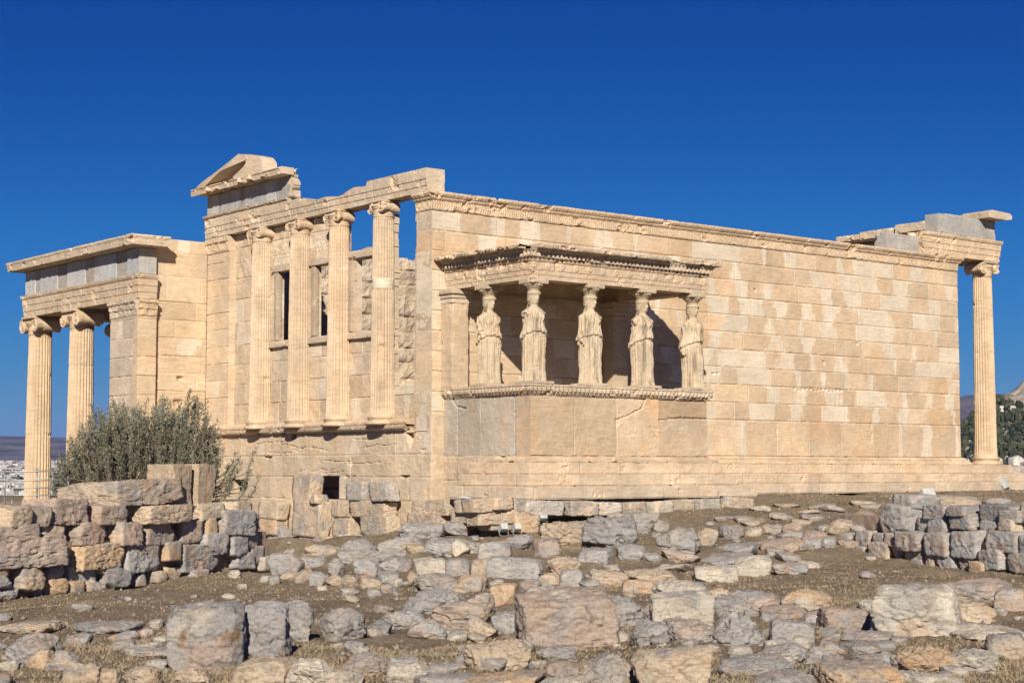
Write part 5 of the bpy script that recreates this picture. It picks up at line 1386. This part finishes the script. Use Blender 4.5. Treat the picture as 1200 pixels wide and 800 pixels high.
r = np.random.default_rng(31); n = 15000; tx = HC[0]+r.uniform(-430, 60, n); ty = HC[1]+r.uniform(-430, 120, n); tz = hill_z(tx, ty)
keep = (tz < 66+14*fbm(tx*.02, ty*.02, 1, 3, 3)) & (tz > -70) & (fbm(tx*.03, ty*.03, 7, 3, 44)+r.uniform(-.4, .4, n) > -.62); tx, ty, tz = tx[keep], ty[keep], tz[keep]; n = len(tx)
B, BF = cube_sphere(3); B = B/np.linalg.norm(B, axis=1, keepdims=True)
rad = r.uniform(2.0, 4.6, n); hgt = rad*np.where(r.random(n) < .05, r.uniform(2.2, 3.2, n), r.uniform(.8, 1.3, n)); rad = np.where(hgt > rad*2, rad*.45, rad)
V = B[None]*np.stack([rad, rad, hgt], -1)[:, None]*(1+r.normal(0, .16, (n, len(B), 1)))+np.stack([tx, ty, tz+hgt*.6], -1)[:, None]
cl = mix(np.array([.026, .038, .018]), np.array([.085, .09, .042]), r.random(n))
o = obj("hillside_wood", mesh("hillside_wood", V.reshape(-1, 3), (BF[None]+np.arange(n)[:, None, None]*len(B)).reshape(-1, 4), np.repeat(cl, len(B), 0)), LEAF); tag(o, kind="stuff")
for px, py, w, h, lab in ((1190, 482, 12, 4, "long pale building along the trees below the rocky hill crest"), (1174, 484, 5, 6, "small white house high on the wooded hill slope")):
    d = ray(px, py); t = np.arange(900, 2000, 2.0); P = CAM+t[:, None]*d; i = int(np.argmax(P[:, 2] < hill_z(P[:, 0], P[:, 1]))); p = P[i] if i else P[-1]; s = depth(p)/FPX
    b_ = thing("hillside_building", lab, "building", p-np.array([0, 0, 2.0])); b_.rotation_euler = (0, 0, -HEAD)
    W, H = w*s, h*s+4
    V, F, C = box(-W/2, W/2, -1, 8, 0, H, (.55, .52, .47), 2, 0, 0); obj("wall", mesh("wall", V, F), plain_mat("pale_plaster", (.55, .52, .47), .8), b_)
    V, F, C = box(-W/2-.4, W/2+.4, -1.4, 8.4, H+.01, H+.6, (.4, .3, .25), 2, 0, 0); obj("roof", mesh("roof", V, F), plain_mat("roof_tile", (.36, .27, .22), .8), b_)
    for q in np.linspace(-.35, .35, 4 if w > 8 else 2): V, F, C = box(W*q-.7, W*q+.7, -1.12, -1.02, H*.55, H*.8, (0, 0, 0), 1, 0, 0); obj("window", mesh("window", V, F), plain_mat("window_dark", (.06, .07, .08), .3), b_)
# the city on the plain: one mass of pale blocks
r = np.random.default_rng(41); parts = []; n = 7000
dd = 3000+5200*r.random(n)**1.1; ll = (r.uniform(-420, 330, n)-600)/FPX*dd; cx_, cy_ = place(ll, dd)
dist_ = np.hypot(cx_, cy_); cz = ground_z(cx_, cy_, False)+np.clip((dist_-2500)*.022, 0, 110)*sst(2500, 4500, dist_)
ww, hh, dp = r.uniform(7, 16, n), r.uniform(9, 22, n), r.uniform(8, 16, n)
B = np.array([(-1, -1, 0), (1, -1, 0), (1, 1, 0), (-1, 1, 0), (-1, -1, 1), (1, -1, 1), (1, 1, 1), (-1, 1, 1)], float); BF = np.array([(0, 1, 5, 4), (1, 2, 6, 5), (2, 3, 7, 6), (3, 0, 4, 7), (4, 5, 6, 7)])
an = r.uniform(0, 1.57, n); v = B[None]*np.stack([ww, dp, hh], -1)[:, None]; v = np.stack([v[..., 0]*np.cos(an)[:, None]-v[..., 1]*np.sin(an)[:, None], v[..., 0]*np.sin(an)[:, None]+v[..., 1]*np.cos(an)[:, None], v[..., 2]], -1)+np.stack([cx_, cy_, cz-1], -1)[:, None]
cl = np.array([.56, .54, .51])*r.uniform(.55, 1.2, (n, 1)); tree_ = r.random(n) < .16; cl[tree_] = (.07, .08, .05)
k = NT("city_plaster"); at = k.n("Attribute", attribute_name="tone"); geo = k.n("NewGeometry"); k.l(k.mixc(.6, at.outputs["Color"], k.mixc(1.0, at.outputs["Color"], k.ramp(k.noise(.25, 2, .5, geo.outputs["Position"]), (.42, G3(.35)), (.5, G3(1.1))), 'MULTIPLY')), k.p.inputs["Base Color"]); k.p.inputs["Roughness"].default_value = .9
tag(obj("distant_city", mesh("distant_city", v.reshape(-1, 3), (BF[None]+np.arange(n)[:, None, None]*8).reshape(-1, 4), np.repeat(cl, 8, 0)), k.m), kind="stuff")

# ================================================================== AIR
me = mesh("haze", *join([box(-50000, 50000, -3500, 50000, -100, 640, (1, 1, 1), 60000, 0, 0)])[:2]); me.materials.clear()
hm = bpy.data.materials.new("haze_air"); hm.use_nodes = True; ht = hm.node_tree; ht.nodes.clear(); ho = ht.nodes.new("ShaderNodeOutputMaterial"); hv = ht.nodes.new("ShaderNodeVolumePrincipled")
hv.inputs["Color"].default_value = (.26, .38, .95, 1); hv.inputs["Density"].default_value = 2.6e-5; hv.inputs["Anisotropy"].default_value = .0; ht.links.new(hv.outputs[0], ho.inputs["Volume"])
tag(obj("haze", me, hm), kind="stuff")
